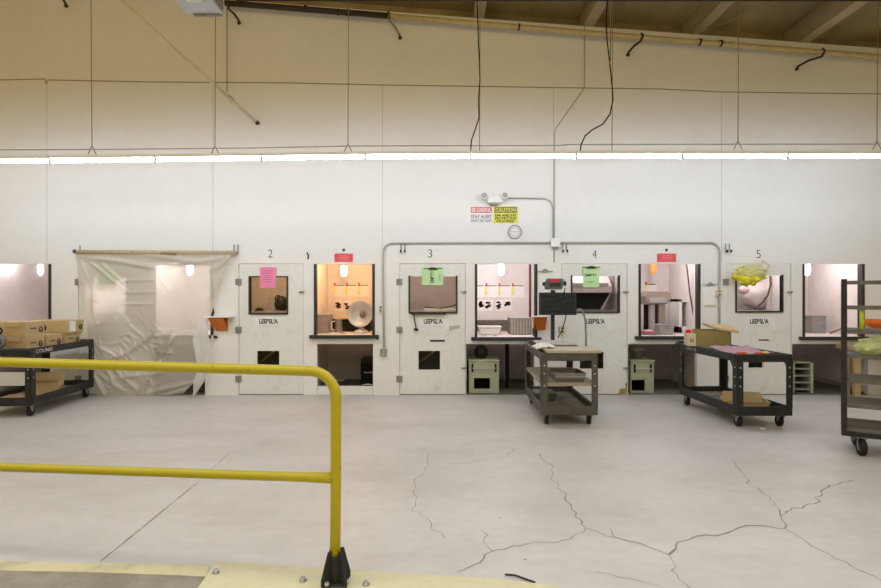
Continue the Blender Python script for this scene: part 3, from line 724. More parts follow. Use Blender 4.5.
bulb(40, 270, 9.7, lampglass, 6, 'glowing jar lamp in the leftmost window', 8, W)
for px, e, cl in ((108, 26, W), (272, 9, (1, .66, .32)), (432, 6, (1, .78, .62)), (594, 7, W), (758, 9, W)):
    light('POINT', 'door_room_fill', (X(px), D+.35, 1.98), e, cl, .1)  # unseen point lights without fixtures, added to brighten the rooms behind the doors

YB = BB-.0004
def pin(name, px0, px1, py0, py1, m, lab, cat='paper', group=None, Y=YB, extra=None):
    if m is photo_m: m = paper_w; extra = snaps
    t = thing(name, lab, cat, P((px0+px1)/2, py1, Y), 0, group)
    make('sheet', MB().box(X(px0, Y), X(px1, Y), Y-.003, Y, Z(py1, Y), Z(py0, Y)), m, t)
    if extra: extra(t, px0, px1, py0, py1, Y-.004)
    return t
def snaps(t, a, b, c, d, Y):
    rs = random.Random(int(a*7)); W_, H_ = b-a, d-c
    for k in range(9):
        x, y, w_, h_ = a+W_*rs.uniform(.12, .6), c+H_*rs.uniform(.2, .8), W_*rs.uniform(.3, .55), H_*rs.uniform(.06, .13)
        pts = [P(x+w_*math.cos(q)*.6, y+h_*math.sin(q)*rs.uniform(.6, 1.2), Y+.0005) for q in (0, .9, 1.8, 2.7, 3.6, 4.5, 5.4)]
        make('printed_shape', MB().prism(pts, (0, -.0006, 0)), (frame_m, dk_green, red_m if k == 2 else brown_pl, cavity)[k % 4], t)
def marks(t, a, b, c, d, Y):
    make('highlight', MB().box(X(a, Y), X(a+2, Y), Y-.001, Y, Z(d-2, Y), Z(c+1.5, Y)), yhl, t)
    make('red_mark', MB().box(X(a, Y), X(a+1.8, Y), Y-.002, Y, Z(c+1, Y), Z(c-2.2, Y)), red_m, t)
    make('top_line', MB().box(X(a, Y), X(b-1, Y), Y-.002, Y, Z(c+.7, Y), Z(c, Y)), frame_m, t)
SG = 'pinned work sheets'
for k, px in enumerate((472, 485.5, 498.5, 512)):
    pin('work_sheet', px, px+12.5, 285.5, 297, paper_w, 'pinned work sheet, %s in the row above the white tub' % ('leftmost half hidden one', 'second', 'third', 'rightmost')[k], group=SG, extra=marks)
for k, px in enumerate((477.5, 485, 496, 504.5)):
    pin('photo_print', px, px+7.5, 300, 311, photo_m, 'dark printed photo, %s below the pinned sheets' % ('leftmost', 'second', 'third', 'rightmost')[k], 'photo', 'printed photos in booth 3')
for k, px in enumerate((334, 346, 358)):
    pin('work_sheet', px, px+11.5, 285, 296.5, paper_w, 'warm lit pinned sheet, %s in the orange booth' % ('leftmost', 'middle', 'rightmost')[k], group='sheets in the orange booth', extra=marks)
for k, px in enumerate((336, 344.5, 354, 362)):
    pin('photo_print', px, px+7, 300.5, 311, photo_m, 'printed photo in the orange booth, %s of four' % ('leftmost', 'second', 'third', 'rightmost')[k], 'photo', 'photos in the orange booth')
pin('work_sheet', 645, 657, 284, 296, paper_w, 'pinned sheet left of the taupe machine top', extra=marks)
pin('list_sheet', 672, 679.5, 284.5, 299, paper_w, 'list sheet under the left yellow note'); pin('list_sheet', 680, 688, 284.5, 299, paper_w, 'list sheet under the right yellow note')
pin('yellow_note', 672, 679, 280, 284.2, ylw_note, 'left yellow note in the machine booth', 'note'); pin('yellow_note', 680.5, 687.5, 280, 284.2, ylw_note, 'right yellow note in the machine booth', 'note')
pin('drawing_sheet', 814, 826, 280, 298, paper_w, 'white drawing sheet in the booth behind the rack'); pin('photo_print', 830, 839, 284, 298, photo_m, 'small dark photo print in the booth behind the rack', 'photo')
# booth 0 sockets panel on its back wall
t = thing('socket_panel', 'white panel with two socket plates in the leftmost booth', 'panel', P(35.5, 307, YB))
make('panel', MB().box(X(28.5, YB), X(42, YB), YB-.01, YB, Z(307, YB), Z(275, YB)), white_m, t, bevel=.003)
for y in (284, 299.5):
    q = make('socket_plate', MB().box(X(31, YB), X(39.5, YB), YB-.016, YB-.0105, Z(y+5, YB), Z(y-5, YB)), grey_pl, t, bevel=.002)
    mb = MB()
    for dx, dz in ((-.03, .02), (.03, .02), (-.02, -.03), (.01, -.005), (.035, -.03)): mb.lathe([(.009, 0), (.008, .003)], (X(35, YB)+dx, YB-.0162, Z(y, YB)+dz), (0, -1, 0), 10)
    make('socket_holes', mb, ink, q)
# dark backsplashes
for a, b, t_, bt, w in ((470, 513, 320, 328, 'booth 3'), (792, 842, 320, 327, 'the booth behind the wire rack')):
    tag(make('backsplash', MB().box(X(a, YB), X(b, YB), YB-.03, YB, Z(bt+2, YB), Z(t_, YB)), band, bevel=.003), 'dark low backsplash board at the back of %s worktop' % w, 'backsplash')
def wt(i): return rect(*wins[i])[2]-.008+.0005    # worktop surface height
# --- orange booth (2)
z = wt(2)
t = thing('reflector_heater', 'large round silver reflector heater tilted on its base in the orange booth', 'heater', (X(361, 8.95), 8.95, z))
ax = Vector((-.25, -1, .12)).normalized(); c = P(361, 314, 8.95)
make('dish', MB().lathe([(r_*1.2, h_*1.1) for r_, h_ in [(.03, .07), (.08, .055), (.13, .02), (.168, -.035), (.172, -.03), (.135, .03), (.085, .068), (.03, .082)]], c, -ax, 36, cap=False), pale_steel, t)
make('element', MB().lathe([(.045, 0), (.05, .02), (.03, .05), (.01, .055)], c+ax*-.07, ax, 16), mat('heater_core', (150, 120, 104), .5), t)
make('pedestal', MB().lathe([(.125, 0), (.12, .02), (.07, .05), (.03, .07), (.03, .12)], (c.x, 8.97, z), n=28), pale_steel, t)
t = thing('metal_jug', 'dull metal jug with handle beside the reflector heater', 'jug', (X(337.5, 9.0), 9.0, z))
make('body', MB().lathe([(.055, 0), (.062, .02), (.056, .2), (.06, .21)], (X(338.5, 9.0), 9.0, z), n=20), steel, t)
make('handle', MB().tube([(X(338.5, 9)-.05, 8.98, z+.18), (X(338.5, 9)-.1, 8.96, z+.17), (X(338.5, 9)-.1, 8.96, z+.06), (X(338.5, 9)-.055, 8.98, z+.04)], .01, 8), white_m, t)
t = thing('metal_box', 'grey metal box at the left of the orange booth worktop', 'box', (X(322, 9), 9, z))
make('body', MB().box(X(308.5, 9.1)+.04, X(330.5, 9.1), 8.9, 9.3, z, z+.27), brown_pl, t, bevel=.004)
make('lid', MB().box(X(308.5, 9.1)+.035, X(330.7, 9.1), 8.895, 9.305, z+.27, z+.285), grey_pl, t)
t = thing('black_case', 'black open case behind the jug in the orange booth', 'case', (X(347, 9.4), 9.4, z))
make('body', MB().box(X(333, 9.4), X(371, 9.4), 9.3, 9.6, z, z+.2), cavity, t, bevel=.01)
make('rim', MB().box(X(333, 9.4), X(352, 9.4), 9.27, 9.62, z+.2, z+.225), kraft, t)
for k, px in enumerate((334, 337.5, 344)):
    tag(make('small_part', MB().blob((X(px, 8.75), 8.75, z+.012), (.035, .03, .014), .4, 3, 2, k), (white_m, white_m, pinkstuff)[k]), 'small pale item at the front edge of the orange booth worktop, %s' % ('leftmost', 'middle', 'pinkish one')[k], 'item', 'small items on the orange booth worktop')
# --- booth 3
z = wt(3)
t = thing('white_tub', 'shallow white tub on the worktop under the photos', 'tub', (X(489.5, 9.1), 9.1, z))
x0, x1 = X(480.5, 9.1), X(498.5, 9.1); y0, y1 = 9.0, 9.28
def tub(mb, x0, x1, y0, y1, z0, z1, fl_=.03, t_=.006, inside=.7):
    def ringr(g, zz): return [Vector((x0-g, y0-g, zz)), Vector((x1+g, y0-g, zz)), Vector((x1+g, y1+g, zz)), Vector((x0-g, y1+g, zz))]
    lv = [ringr(0, z0), ringr(fl_, z1), ringr(fl_+.012, z1), ringr(fl_+.012, z1+.006), ringr(fl_-t_, z1+.006), ringr(-t_, z0+t_)]
    vs = [[mb.bm.verts.new(p) for p in r] for r in lv]
    for a, b in zip(vs, vs[1:]):
        for k in range(4): mb.bm.faces.new([a[k], a[(k+1) % 4], b[(k+1) % 4], b[k]])
    mb.bm.faces.new(vs[0][::-1]); mb.bm.faces.new(vs[-1]); return mb
make('tub', tub(MB(), x0, x1, y0, y1, z, z+.12), white_m, t, bevel=.004)
make('rim_band', MB().box(x0-.02, x1+.02, y0-.03, y0-.024, z+.095, z+.105), cream, t)
t = thing('ribbed_metal_box', 'ribbed silver metal box on the worktop at the right of booth 3', 'box', (X(521, 9.1), 9.1, z))
x0, x1 = X(510, 9.0), X(531, 9.0)
make('body', MB().box(x0, x1, 9.0, 9.35, z, z+.25), steel, t, bevel=.004)
mb = MB()
for k in range(7): mb.box(x0+.02+k*.045, x0+.04+k*.045, 8.992, 9.0, z+.01, z+.24)
make('rib', mb, pale_steel, t); make('lid', MB().box(x0-.004, x1+.004, 8.99, 9.355, z+.25, z+.262), pale_steel, t)
tag(make('black_bottle', MB().lathe([(.03, 0), (.03, .1), (.012, .13), (.012, .16)], (X(534.5, 8.8), 8.8, z), n=14), cable_m), 'small black bottle right of the ribbed metal box', 'bottle')
for k, px in enumerate((484, 495)):
    tag(make('flat_tool', MB().box(X(px-2.5, 8.7), X(px+2.5, 8.7), 8.69, 8.715, z, z+.008), frame_m), 'flat dark tool lying before the white tub, %s one' % ('left', 'right')[k], 'tool')
strand('corner_pipe', [(X(546)-.05, 9.6, z), (X(546)-.05, 9.6, ZC)], .02, mat('red_brown_pipe', (110, 70, 60), .6), 'thin dark red pipe in the right corner of booth 3', 'pipe')
# --- machine booth (4)
z = wt(4)
t = thing('bench_machine', 'taupe bench machine with boxy head on two columns', 'machine', (X(657, 9.1), 9.1, z))
Ym = 9.05
make('head', MB().prism([P(645.5, 296, Ym), P(649, 291, Ym), P(668, 291, Ym), P(671, 294, Ym), P(670, 302, Ym), P(666, 304.5, Ym), P(647, 304.5, Ym)], (0, .3, 0)), brown_pl, t, bevel=.01)
make('head_panel', MB().box(X(649, Ym), X(666, Ym), Ym-.02, Ym-.001, Z(303, Ym), Z(298, Ym)), grey_pl, t, bevel=.003)
make('column', MB().box(X(659.5, Ym), X(666, Ym), Ym+.02, Ym+.12, z, Z(304.5, Ym)), brown_pl, t, bevel=.004)
make('column', MB().box(X(651, Ym), X(655.5, Ym), Ym+.02, Ym+.12, z, Z(304.5, Ym)), grey_pl, t, bevel=.004)
make('back_plate', MB().box(X(648, Ym), X(668, Ym), Ym+.16, Ym+.2, z, Z(304.5, Ym)), cavity, t)
make('base', MB().box(X(646, Ym), X(670, Ym), Ym-.05, Ym+.3, z, z+.03), grey_pl, t, bevel=.004)
t = thing('grey_bin', 'grey plastic bin with a grip slot in front of the taupe machine', 'bin', (X(666, 8.8), 8.8, z))
make('bin', tub(MB(), X(660, 8.75), X(673, 8.75), 8.75, 8.93, z, z+.15, .015), grey_pl, t, bevel=.004)
make('grip', MB().box(X(663, 8.75), X(669, 8.75), 8.715, 8.73, z+.1, z+.115), brown_pl, t)
t = thing('open_fronted_box', 'white box with dark open front at the right of the machine booth', 'box', (X(688, 9.2), 9.2, z))
x0, x1 = X(679, 9.2), X(697, 9.2)
mb = MB().box(x0, x0+.05, 9.2, 9.6, z, Z(299, 9.2)).box(x1-.02, x1, 9.2, 9.6, z, Z(299, 9.2)).box(x0, x1, 9.2, 9.6, Z(302, 9.2), Z(299, 9.2)).box(x0, x1, 9.58, 9.6, z, Z(299, 9.2)).box(x0, x1, 9.2, 9.6, z, z+.1)
make('casing', mb, white_m, t, bevel=.003); make('lining', MB().box(x0+.052, x1-.022, 9.55, 9.575, z+.1, Z(302.2, 9.2)), dk_green, t)
t = thing('parts_tray', 'tray of red and white packets at the left of the machine booth', 'tray', (X(648, 8.75), 8.75, z))
make('tray', tub(MB(), X(642, 8.75), X(655, 8.75), 8.7, 8.85, z, z+.03, .01), brown_pl, t)
mb = MB().box(X(643, 8.75), X(654, 8.75), 8.71, 8.84, z+.03, z+.055); make('red_packet', mb, red_m, t)
make('white_packet', MB().box(X(645, 8.75), X(652, 8.75), 8.72, 8.83, z+.0555, z+.075), white_m, t)
strand('booth_cable', [P(x, y, 9.0) for x, y in ((684, 250), (687, 268), (690, 295), (694, 318), (697, 331))], .012, mat('brown_cord', (96, 74, 62), .6), 'brown cable slanting down the machine booth', 'cable')
# --- booth behind rack (5)
z = wt(5)
t = thing('metal_box', 'grey metal box on the worktop behind the wire rack', 'box', (X(817, 9.2), 9.2, z))
make('body', MB().box(X(812, 9.2), X(826, 9.2), 9.2, 9.5, z, z+.26), galv, t, bevel=.004); make('lid', MB().box(X(811.6, 9.2), X(826.4, 9.2), 9.195, 9.505, z+.26, z+.272), steel, t)
strand('air_hose', [P(x, y, 9.1) for x, y in ((844, 250), (847, 272), (852, 290), (854, 305), (853, 318), (848, 326), (838, 330), (830, 333))], .015, mat('taupe_hose', (140, 118, 110), .5), 'taupe hose curving down inside the booth behind the rack', 'hose')
# --- inside door rooms
def cab(px0, px1, top, m, lab, Y0=D+.5, Y1=D+1.1, xm=None):
    t = thing('hatch_shade_cabinet', lab, 'cabinet', (X((px0+px1)/2, Y0), Y0, .012))
    zt = Z(top, Y0)
    xa, xb = X(px0, Y0), X(px1, Y0)
    for q in (219, 307, 383, 465.6, 547, 627.6, 711, 791.6):
        if q > (px0+px1)/2 and xb > X(q)-.04: xb = X(q)-.04; break
        if q > (px0+px1)/2: break
    for q in (219, 383, 547, 711):
        if q < (px0+px1)/2 and abs(q-px0) < 40: xa = max(xa, X(q)+.04)
    make('body', MB().box(xa, xb, Y0, Y1, .03, zt-.03), m, t, bevel=.006)  # made-up dark body, keeps the hatches dark in the lit door rooms
    for k, (x_, z_) in enumerate(((.25, .5), (.55, .42), (.42, .62))):
        xx = xa+(xb-xa)*x_
        make('bracket_bar', MB().prism([Vector((xx, Y0-.02, z_-.09)), Vector((xx+.07, Y0-.02, z_-.06)), Vector((xx+.24, Y0-.02, z_+.06)), Vector((xx+.17, Y0-.02, z_+.06))], (0, .01, 0)), (kraft_d, dk_green, grey_pl)[k], t)
    make('top', MB().box(xa-.01, xb+.01, Y0-.015, Y1, zt-.03, zt), grey_pl, t, bevel=.004)
    make('plinth', MB().box(xa+.02, xb-.02, Y0+.03, Y1-.02, .012, .03), cavity, t)
    make('front_panel', MB().box(xa+.05, xb-.05, Y0-.008, Y0-.001, .2, zt-.15), dk_green, t)
    return zt
za = cab(246, 300, 311, cavity, 'made-up cabinet, coloured dark as hatch shade, behind the pink paper door')
t = thing('folded_chair', 'grey padded seat leaning behind the pink paper door window', 'seat', P(271, 311, 9.05))
make('seat', MB().prism([P(266, 311, 9.05), P(275, 311, 9.05), P(276, 298, 9.05), P(273, 296.5, 9.05), P(269, 297.5, 9.05)], (0, .12, 0)), grey_pl, t, bevel=.01)
t = thing('black_bag', 'black bag resting behind the pink paper door window', 'bag', P(281, 311, 9.05))
make('bag', MB().blob(P(281.5, 303.5, 9.1), (.11, .09, .12), .2, 2, 3, 2), black_m, t)
make('strap', MB().tube([P(275, 300, 9.0), P(276, 296, 9.0), P(279, 295.5, 9.0), P(283, 298, 8.98), P(285.5, 303, 8.98)], .01, 8), cavity, t)
tag(make('black_cushion', MB().blob(P(259.5, 310.5, 9.02), (.07, .06, .045), .2, 2, 2, 4), cable_m), 'small black lump at the left behind the pink paper door window', 'cushion')
za = cab(404, 462, 311.5, cavity, 'made-up cabinet, coloured dark as hatch shade, behind the sideways EMPTY door', D+.45, D+1.2)
t = thing('paper_stack', 'pale folded cloth on the cabinet behind the sideways EMPTY door window', 'cloth', P(438, 309, 9.0))
make('pile', MB().grid(lambda u, v: Vector((X(424, 9)+u*.5, 8.95+v*.3, za+.035+.025*noise.noise(Vector((u*4, v*3, 1))))), 14, 8, .03), cloth, t)
make('dark_strip', MB().tube([P(424, 307, 8.93), P(440, 308.3, 8.92), P(452, 306, 8.93), P(458, 304, 8.95)], .008, 6), frame_m, t)
za = cab(568, 622, 310.5, cavity, 'made-up cabinet, coloured dark as hatch shade, behind the upright EMPTY door', D+.45, D+1.2)
t = thing('extraction_hood', 'pale hood with dark slanted cavity behind the upright EMPTY door window', 'hood', P(592, 310, 9.0)); Yh = D+.5
make('canopy', MB().prism([Vector((X(572, Yh), Yh-.1, Z(292.5, Yh-.1))), Vector((X(572, Yh), Yh-.1, Z(286, Yh-.1))), Vector((X(572, Yh), Yh+.1, Z(276, Yh))), Vector((X(572, Yh), Yh+.5, Z(276, Yh))), Vector((X(572, Yh), Yh+.5, Z(292, Yh)))], (X(610, Yh)-X(572, Yh), 0, 0)), mat('pinkish_enamel', (218, 206, 204), .45), t, bevel=.004)
make('lip', MB().box(X(573, Yh-.12), X(608, Yh-.12), Yh-.14, Yh-.1, Z(286, Yh-.12), Z(283, Yh-.12)), grey_pl, t, bevel=.003)
make('cavity', MB().prism([P(574, 293, Yh+.0), P(610, 293, Yh+.0), P(601, 309, Yh+.0), P(578, 309, Yh)], (0, .3, 0)), cavity, t)
make('side_plate', MB().prism([P(610.5, 293, Yh-.06), P(611.5, 293, Yh-.06), P(603, 309.5, Yh-.06), P(601, 309.5, Yh-.06)], (0, .3, 0)), grey_pl, t)
tag(make('wall_post', MB().box(X(613.2, 9), X(615, 9), 9, 9.03, .012, ZC-.001), brown_pl), 'thin upright post right of the hood behind the upright EMPTY door window', 'post')
za = cab(730, 788, 310.5, cavity, 'made-up cabinet, coloured dark as hatch shade, behind the yellow bag door', D+.45, D+1.2)
t = thing('covered_drum', 'round drum wrapped in pinkish film behind the yellow bag door window', 'drum', P(760, 309, 9.15))
make('drum', MB().blob(P(757, 296, 9.2), (.26, .2, .2), .12, 2, 4, 5), mat('pinkish_enamel', (218, 206, 204), .45), t)
make('pink_knob', MB().blob(P(744, 290, 8.98), (.08, .05, .07), .1, 2, 3, 6), mat('pink_enamel', (226, 196, 198), .45), t)
tag(make('red_fitting', MB().blob(P(773.5, 280, 9.0), (.05, .05, .07), .5, 4, 3, 9), mat('dull_red', (150, 74, 84), .5, var=.4, scale=20)), 'dull red and pink fitting at the top right behind the yellow bag door window', 'fitting')
strand('thick_cable', [P(x, y, 8.9) for x, y in ((770, 276), (770.5, 285), (768, 295), (763, 302), (757, 307), (755, 309))], .014, mat('brown_cord', (96, 74, 62), .6), 'dark curved cable behind the yellow bag door window', 'cable')
# --- under the counters
def green_cab(px0, px1, py0, lab, hole):
    Y = D+.1; t = thing('green_cabinet', lab, 'cabinet', (X((px0+px1)/2, Y), Y+.2, .012))
    x0, x1 = X(px0, Y), X(px1, Y); zt = Z(py0, Y)
    hx0, hx1, hz0, hz1 = X(hole[0], Y), X(hole[1], Y), Z(hole[3], Y), Z(hole[2], Y)
    mb = MB().slab(x0, x1, .012, zt, [(hx0, hx1, hz0, hz1)], Y, Y+.03)
    mb.box(x0, x0+.02, Y+.03, Y+.6, .012, zt).box(x1-.02, x1, Y+.03, Y+.6, .012, zt).box(x0, x1, Y+.03, Y+.6, zt-.02, zt)
    make('casing', mb, greencab, t, bevel=.004)
    make('top_panel', MB().box(x0-.012, x1+.012, Y-.02, Y+.6, zt, zt+.02), greencab, t, bevel=.004)
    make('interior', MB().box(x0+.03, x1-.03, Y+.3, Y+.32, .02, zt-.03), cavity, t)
    make('door_panel', MB().box(x0+.04, x1-.04, Y-.012, Y-.001, Z(py0+17, Y), Z(py0+7, Y)), greencab, t, bevel=.003)
    make('handle', MB().tube([(x0+.05, Y-.05, zt-.1), (x1-.05, Y-.05, zt-.1)], .009, 8).tube([(x0+.06, Y-.05, zt-.1), (x0+.06, Y, zt-.1)], .007, 6).tube([(x1-.06, Y-.05, zt-.1), (x1-.06, Y, zt-.1)], .007, 6), pale_steel, t)
    for x in (x0+.05, x1-.05): make('hinge_plate', MB().box(x-.012, x+.012, Y-.02, Y-.001, zt-.16, zt-.04), cavity, t)
    return zt+.02
zt = green_cab(469, 499, 361, 'pale green cabinet under the counter right of the sideways EMPTY door', (474, 490, 378, 389))
t = thing('black_pot', 'dark rounded pot on the green cabinet right of the sideways EMPTY door', 'pot', (X(481, 8.75), 8.75, zt))
make('pot', MB().lathe([(.06, 0), (.1, .05), (.1, .12), (.07, .16), (.075, .17)], (X(481, 8.75), 8.75, zt), n=24), mat('dark_pot', (52, 50, 44), .4, .3), t)
make('lid', MB().lathe([(.075, .17), (.05, .185), (.01, .19)], (X(481, 8.75), 8.75, zt), n=24), dk_green, t)
zt = green_cab(631, 654, 361.5, 'pale green cabinet under the counter right of the upright EMPTY door', (629.5, 645, 380, 391))
t = thing('metal_bucket', 'round pale metal bucket on the green cabinet right of the upright EMPTY door', 'bucket', (X(635, 8.8), 8.8, zt))
make('bucket', MB().lathe([(.07, 0), (.085, .11), (.12, .12), (.125, .15), (.11, .17)], (X(636.5, 8.8), 8.8, zt), n=24), galv, t)
make('lid', MB().lathe([(.115, .17), (.1, .18), (.02, .185)], (X(636.5, 8.8), 8.8, zt), n=24), pale_steel, t)
t = thing('wooden_crate', 'pale open shelf crate under the counter right of the yellow bag door', 'crate', (X(803, 8.6), 8.8, .012))
x0, x1 = X(793.5, 8.55), X(813.5, 8.55); zt = Z(362, 8.55)
mb = MB().box(x0, x0+.02, 8.55, 9.0, .012, zt).box(x1-.04, x1, 8.55, 9.0, .012, zt).box(x0, x1, 8.55, 9.0, zt-.02, zt)
make('frame', mb, greencab, t, bevel=.003)
for k in range(4): make('shelf', MB().box(x0+.02, x1-.04, 8.56, 8.98, .05+k*.1, .062+k*.1), grey_pl, t)
make('back', MB().box(x0+.02, x1-.04, 8.985, 8.998, .012, zt-.02), cavity, t)
# orange booth knee space
t = thing('black_toolbox', 'black machine box standing inside the low opening of the orange booth', 'box', (X(368, 9.2), 9.3, .012))
make('body', MB().box(X(360.5, 9.2), X(379, 9.2), 9.2, 9.6, .012, Z(364, 9.2)), cavity, t, bevel=.01)
make('lid', MB().box(X(361, 9.2), X(379, 9.2), 9.18, 9.6, Z(363.6, 9.2), Z(358.5, 9.2)), frame_m, t, bevel=.01)
make('grip', MB().box(X(364, 9.2), X(374, 9.2), 9.165, 9.18, Z(373, 9.2), Z(371.5, 9.2)), grey_pl, t)
tag(make('threshold_board', MB().box(X(317)+.005, X(373)-.005, D+.0, D+.075, .001, Z(386.5)), door_m, bevel=.004), 'low white threshold board across the foot of the orange booth opening', 'board')
t = thing('metal_tray', 'tilted metal tray on the floor of the orange booth opening', 'tray', P(331, 386, 8.7))
make('tray', tub(MB(), X(323, 8.7), X(342, 8.7), 8.62, 8.85, .14, .18, .03), steel, t); make('stand', MB().box(X(326, 8.7), X(340, 8.7), 8.64, 8.84, .012, .14), galv, t)
tag(make('crumpled_sheet', MB().grid(lambda u, v: P(362+u*10, 386, D+.01)+Vector((0, v*.06, .012+.02*math.sin(u*3)*(1-v)+.006*noise.noise(Vector((u*5, v*5, 0))))), 10, 4, .004), white_m), 'crumpled white sheet on the threshold board', 'sheet')
tag(make('lit_patch', MB().prism([P(690, 392, 8.7), P(696.5, 392, 8.7), P(696.5, 350, 8.7)], (0, .03, 0)), wood_t), 'triangular tan panel added as the lit patch inside the low opening behind the right cart', 'board')  # tan triangle paints the lit plane under the counter
tag(make('sloped_board', MB().prism([P(812, 375, 9.0), P(812, 379, 9.0), P(856, 390, 9.0), P(856, 386, 9.0)], (0, .03, 0)), band), 'sloping dark board inside the low opening behind the wire rack', 'board')
tag(make('corner_post', MB().box(X(475, 9.6), X(530, 9.6)*0+X(480, 9.6), 9.6, 9.63, .012, .8), cavity) if False else make('support_post', MB().box(X(505.5, 9.0), X(509, 9.0), 9.0, 9.05, .012, wt(3)-.045), cavity), 'dark upright post under the counter right of the green cabinet', 'post')

tag(make('cross_board', MB().box(X(-30), X(48)-.005, D+.02, D+.04, Z(386), Z(372.5)), white_m), 'white board across the low opening behind the left cart', 'board')
# tan wooden stand behind rack
t = thing('wooden_stand', 'tan wooden stand against the wall behind the wire rack', 'stand', (X(872), D-.25, 0))
Yw = D-.35
make('top', MB().box(X(849, Yw), X(905, Yw), Yw-.02, D-.075, Z(350, Yw), Z(346, Yw)), wood_t, t, bevel=.004)
for px in (855, 900):
    for y in (Yw, D-.13): make('leg', MB().box(X(px, Yw), X(px+6, Yw), y, y+.05, 0, Z(350, Yw)-.001), wood_t, t)
make('rail', MB().box(X(861.2, Yw), X(899.8, Yw), Yw+.01, Yw+.03, Z(385, Yw), Z(378, Yw)), wood_t, t)

# ------------------------------------------------------------------ plastic sheet on booth 1
t = thing('cardboard_tube', 'long cardboard tube hung across booth 1 holding the plastic sheet', 'tube', P(157, 254, D-.05))
make('tube', MB().tube([P(77, 252, D-.06), P(236, 253, D-.06)], .032, 14), mat('tube_card', (186, 168, 136), .7, var=.1, scale=4, stretch=(6, 1, 1)), t)
make('tape', MB().tube([P(161, 254, D-.07), P(177, 254.2, D-.07)], .031, 14), mat('brown_tape', (128, 112, 72), .5), t)
make('end_cap', MB().blob(P(75, 251.5, D-.06), (.03, .03, .03), .3, 3, 2), frame_m, t)
folds = [((84, 256), (122, 262), 2.2, .07), ((122, 262), (153, 267), 2.0, .07), ((150, 256), (212, 264), 2.5, .05), ((153, 268), (236, 257), 2.2, .04),
         ((90, 260), (130, 292), 1.5, .03), ((84, 262), (100, 300), 2, .03), ((98, 258), (128, 285), 1.5, .025), ((236, 256), (213, 272), 2, .06), ((236, 257), (212, 300), 1.8, .05), ((236, 258), (214, 318), 2, .04), ((234, 262), (226, 300), 2.5, .04),
         ((127, 281), (157, 280), 1.2, .03), ((127, 293), (157, 292), 1.3, .035), ((127, 304), (155, 304), 1.2, .03), ((121, 312), (132, 322), 1.3, .03), ((130, 352), (163, 330), 2.2, .06), ((115, 358), (130, 353), 2, .05),
         ((120, 315), (150, 340), 1.3, .02), ((100, 345), (118, 355), 1.6, .04), ((100, 372), (128, 390), 2, .05), ((96, 370), (108, 394), 2, .06), ((108, 366), (120, 385), 1.6, .04), ((117, 368), (140, 388), 1.8, .04), ((112, 378), (140, 375), 1.4, .03), ((130, 376), (165, 372), 1.6, .04),
         ((142, 393), (163, 362), 2.4, .08), ((150, 394), (172, 350), 2.2, .06), ((160, 360), (178, 335), 1.8, .05), ((150, 392), (205, 380), 2.2, .05), ((166, 395), (200, 385), 2.0, .04), ((155, 330), (205, 332), 1.6, .03), ((158, 336), (190, 326), 1.2, .02), ((170, 345), (176, 330), 1.2, .03)]
rr = random.Random(3)
for _ in range(70):
    x = rr.uniform(92, 165); y = rr.uniform(330, 392) if rr.random() < .75 else rr.uniform(262, 330); a = rr.uniform(-.3, 1.4); l = rr.uniform(6, 18)
    folds.append(((x, y), (x+l*math.cos(a), y+l*math.sin(a)), rr.uniform(.8, 1.5), rr.uniform(.008, .022)))
def foldh(px, py):
    h = 0
    for (ax_, ay), (bx, by), w, k in folds:
        dx, dy = bx-ax_, by-ay; L2 = dx*dx+dy*dy; s_ = max(0, min(1, ((px-ax_)*dx+(py-ay)*dy)/L2)); ex, ey = px-ax_-dx*s_, py-ay-dy*s_
        d2 = ex*ex+ey*ey
        if d2 < 16*w*w: h += k*math.exp(-d2/(w*w))*(.4+.6*math.sin(math.pi*min(1, max(0, s_*.9+.05))))
    return h
def lerp_tab(tab, v):
    for (a, x), (b, y) in zip(tab, tab[1:]):
        if v <= b: return x+(y-x)*(v-a)/(b-a)
    return tab[-1][1]
def sheet(u, v):
    L = lerp_tab([(0, 79.5), (.25, 82), (.5, 90), (.8, 95), (1, 101)], v); R = lerp_tab([(0, 236), (.12, 227), (.45, 212.5), (.56, 205), (.75, 203), (.9, 200), (1, 186)], v)
    bot = 395.5-3.0*max(0, u-.5)*2
    px = L+(R-L)*u; py = 255+(bot-255)*v
    h = foldh(px, py)*.85+.012*noise.noise(Vector((px*.06, py*.06, 0)))
    Yb = D-.055-.03*(v if v > .5 else .5)
    if v < .05: Yb = D-.098+(.02)*(v/.05)
    p = P(px, py, D); p.y = min(Yb-h, D-.03); return p
t = thing('plastic_sheet', 'large wrinkled translucent plastic sheet hanging over booth 1', 'plastic sheet', P(150, 394, D-.08))
make('sheet', MB().grid(sheet, 150, 150, 0), sheet_m, t)
def strip(u, v):
    c = lerp_tab([(0, 206), (.25, 206), (.5, 208), (.7, 205), (1, 198)], v); w = lerp_tab([(0, 4), (.25, 8), (.5, 7), (.62, 4.5), (.8, 5.5), (1, .5)], v)
    p = P(c+(u-.5)*2*w, 321+v*74, D); p.y = D-.16-.02*math.sin(u*5+v*6)-.015*noise.noise(Vector((u*3, v*6, 2))); return p
make('torn_strip', MB().grid(strip, 14, 50, 0), sheet2, t)
tag(make('black_clip', MB().blob(P(215.5, 337, D-.02), (.03, .018, .02), .4, 3, 2), cable_m), 'small black clip on the wall below the orange bracket shelf', 'clip')
tag(make('door_wedge', MB().prism([P(211, 314, D-.02), P(214, 314, D-.02), P(213.3, 308.5, D-.02)], (0, .018, 0)), cable_m), 'tiny dark wedge beside the top of the plastic sheet', 'wedge')

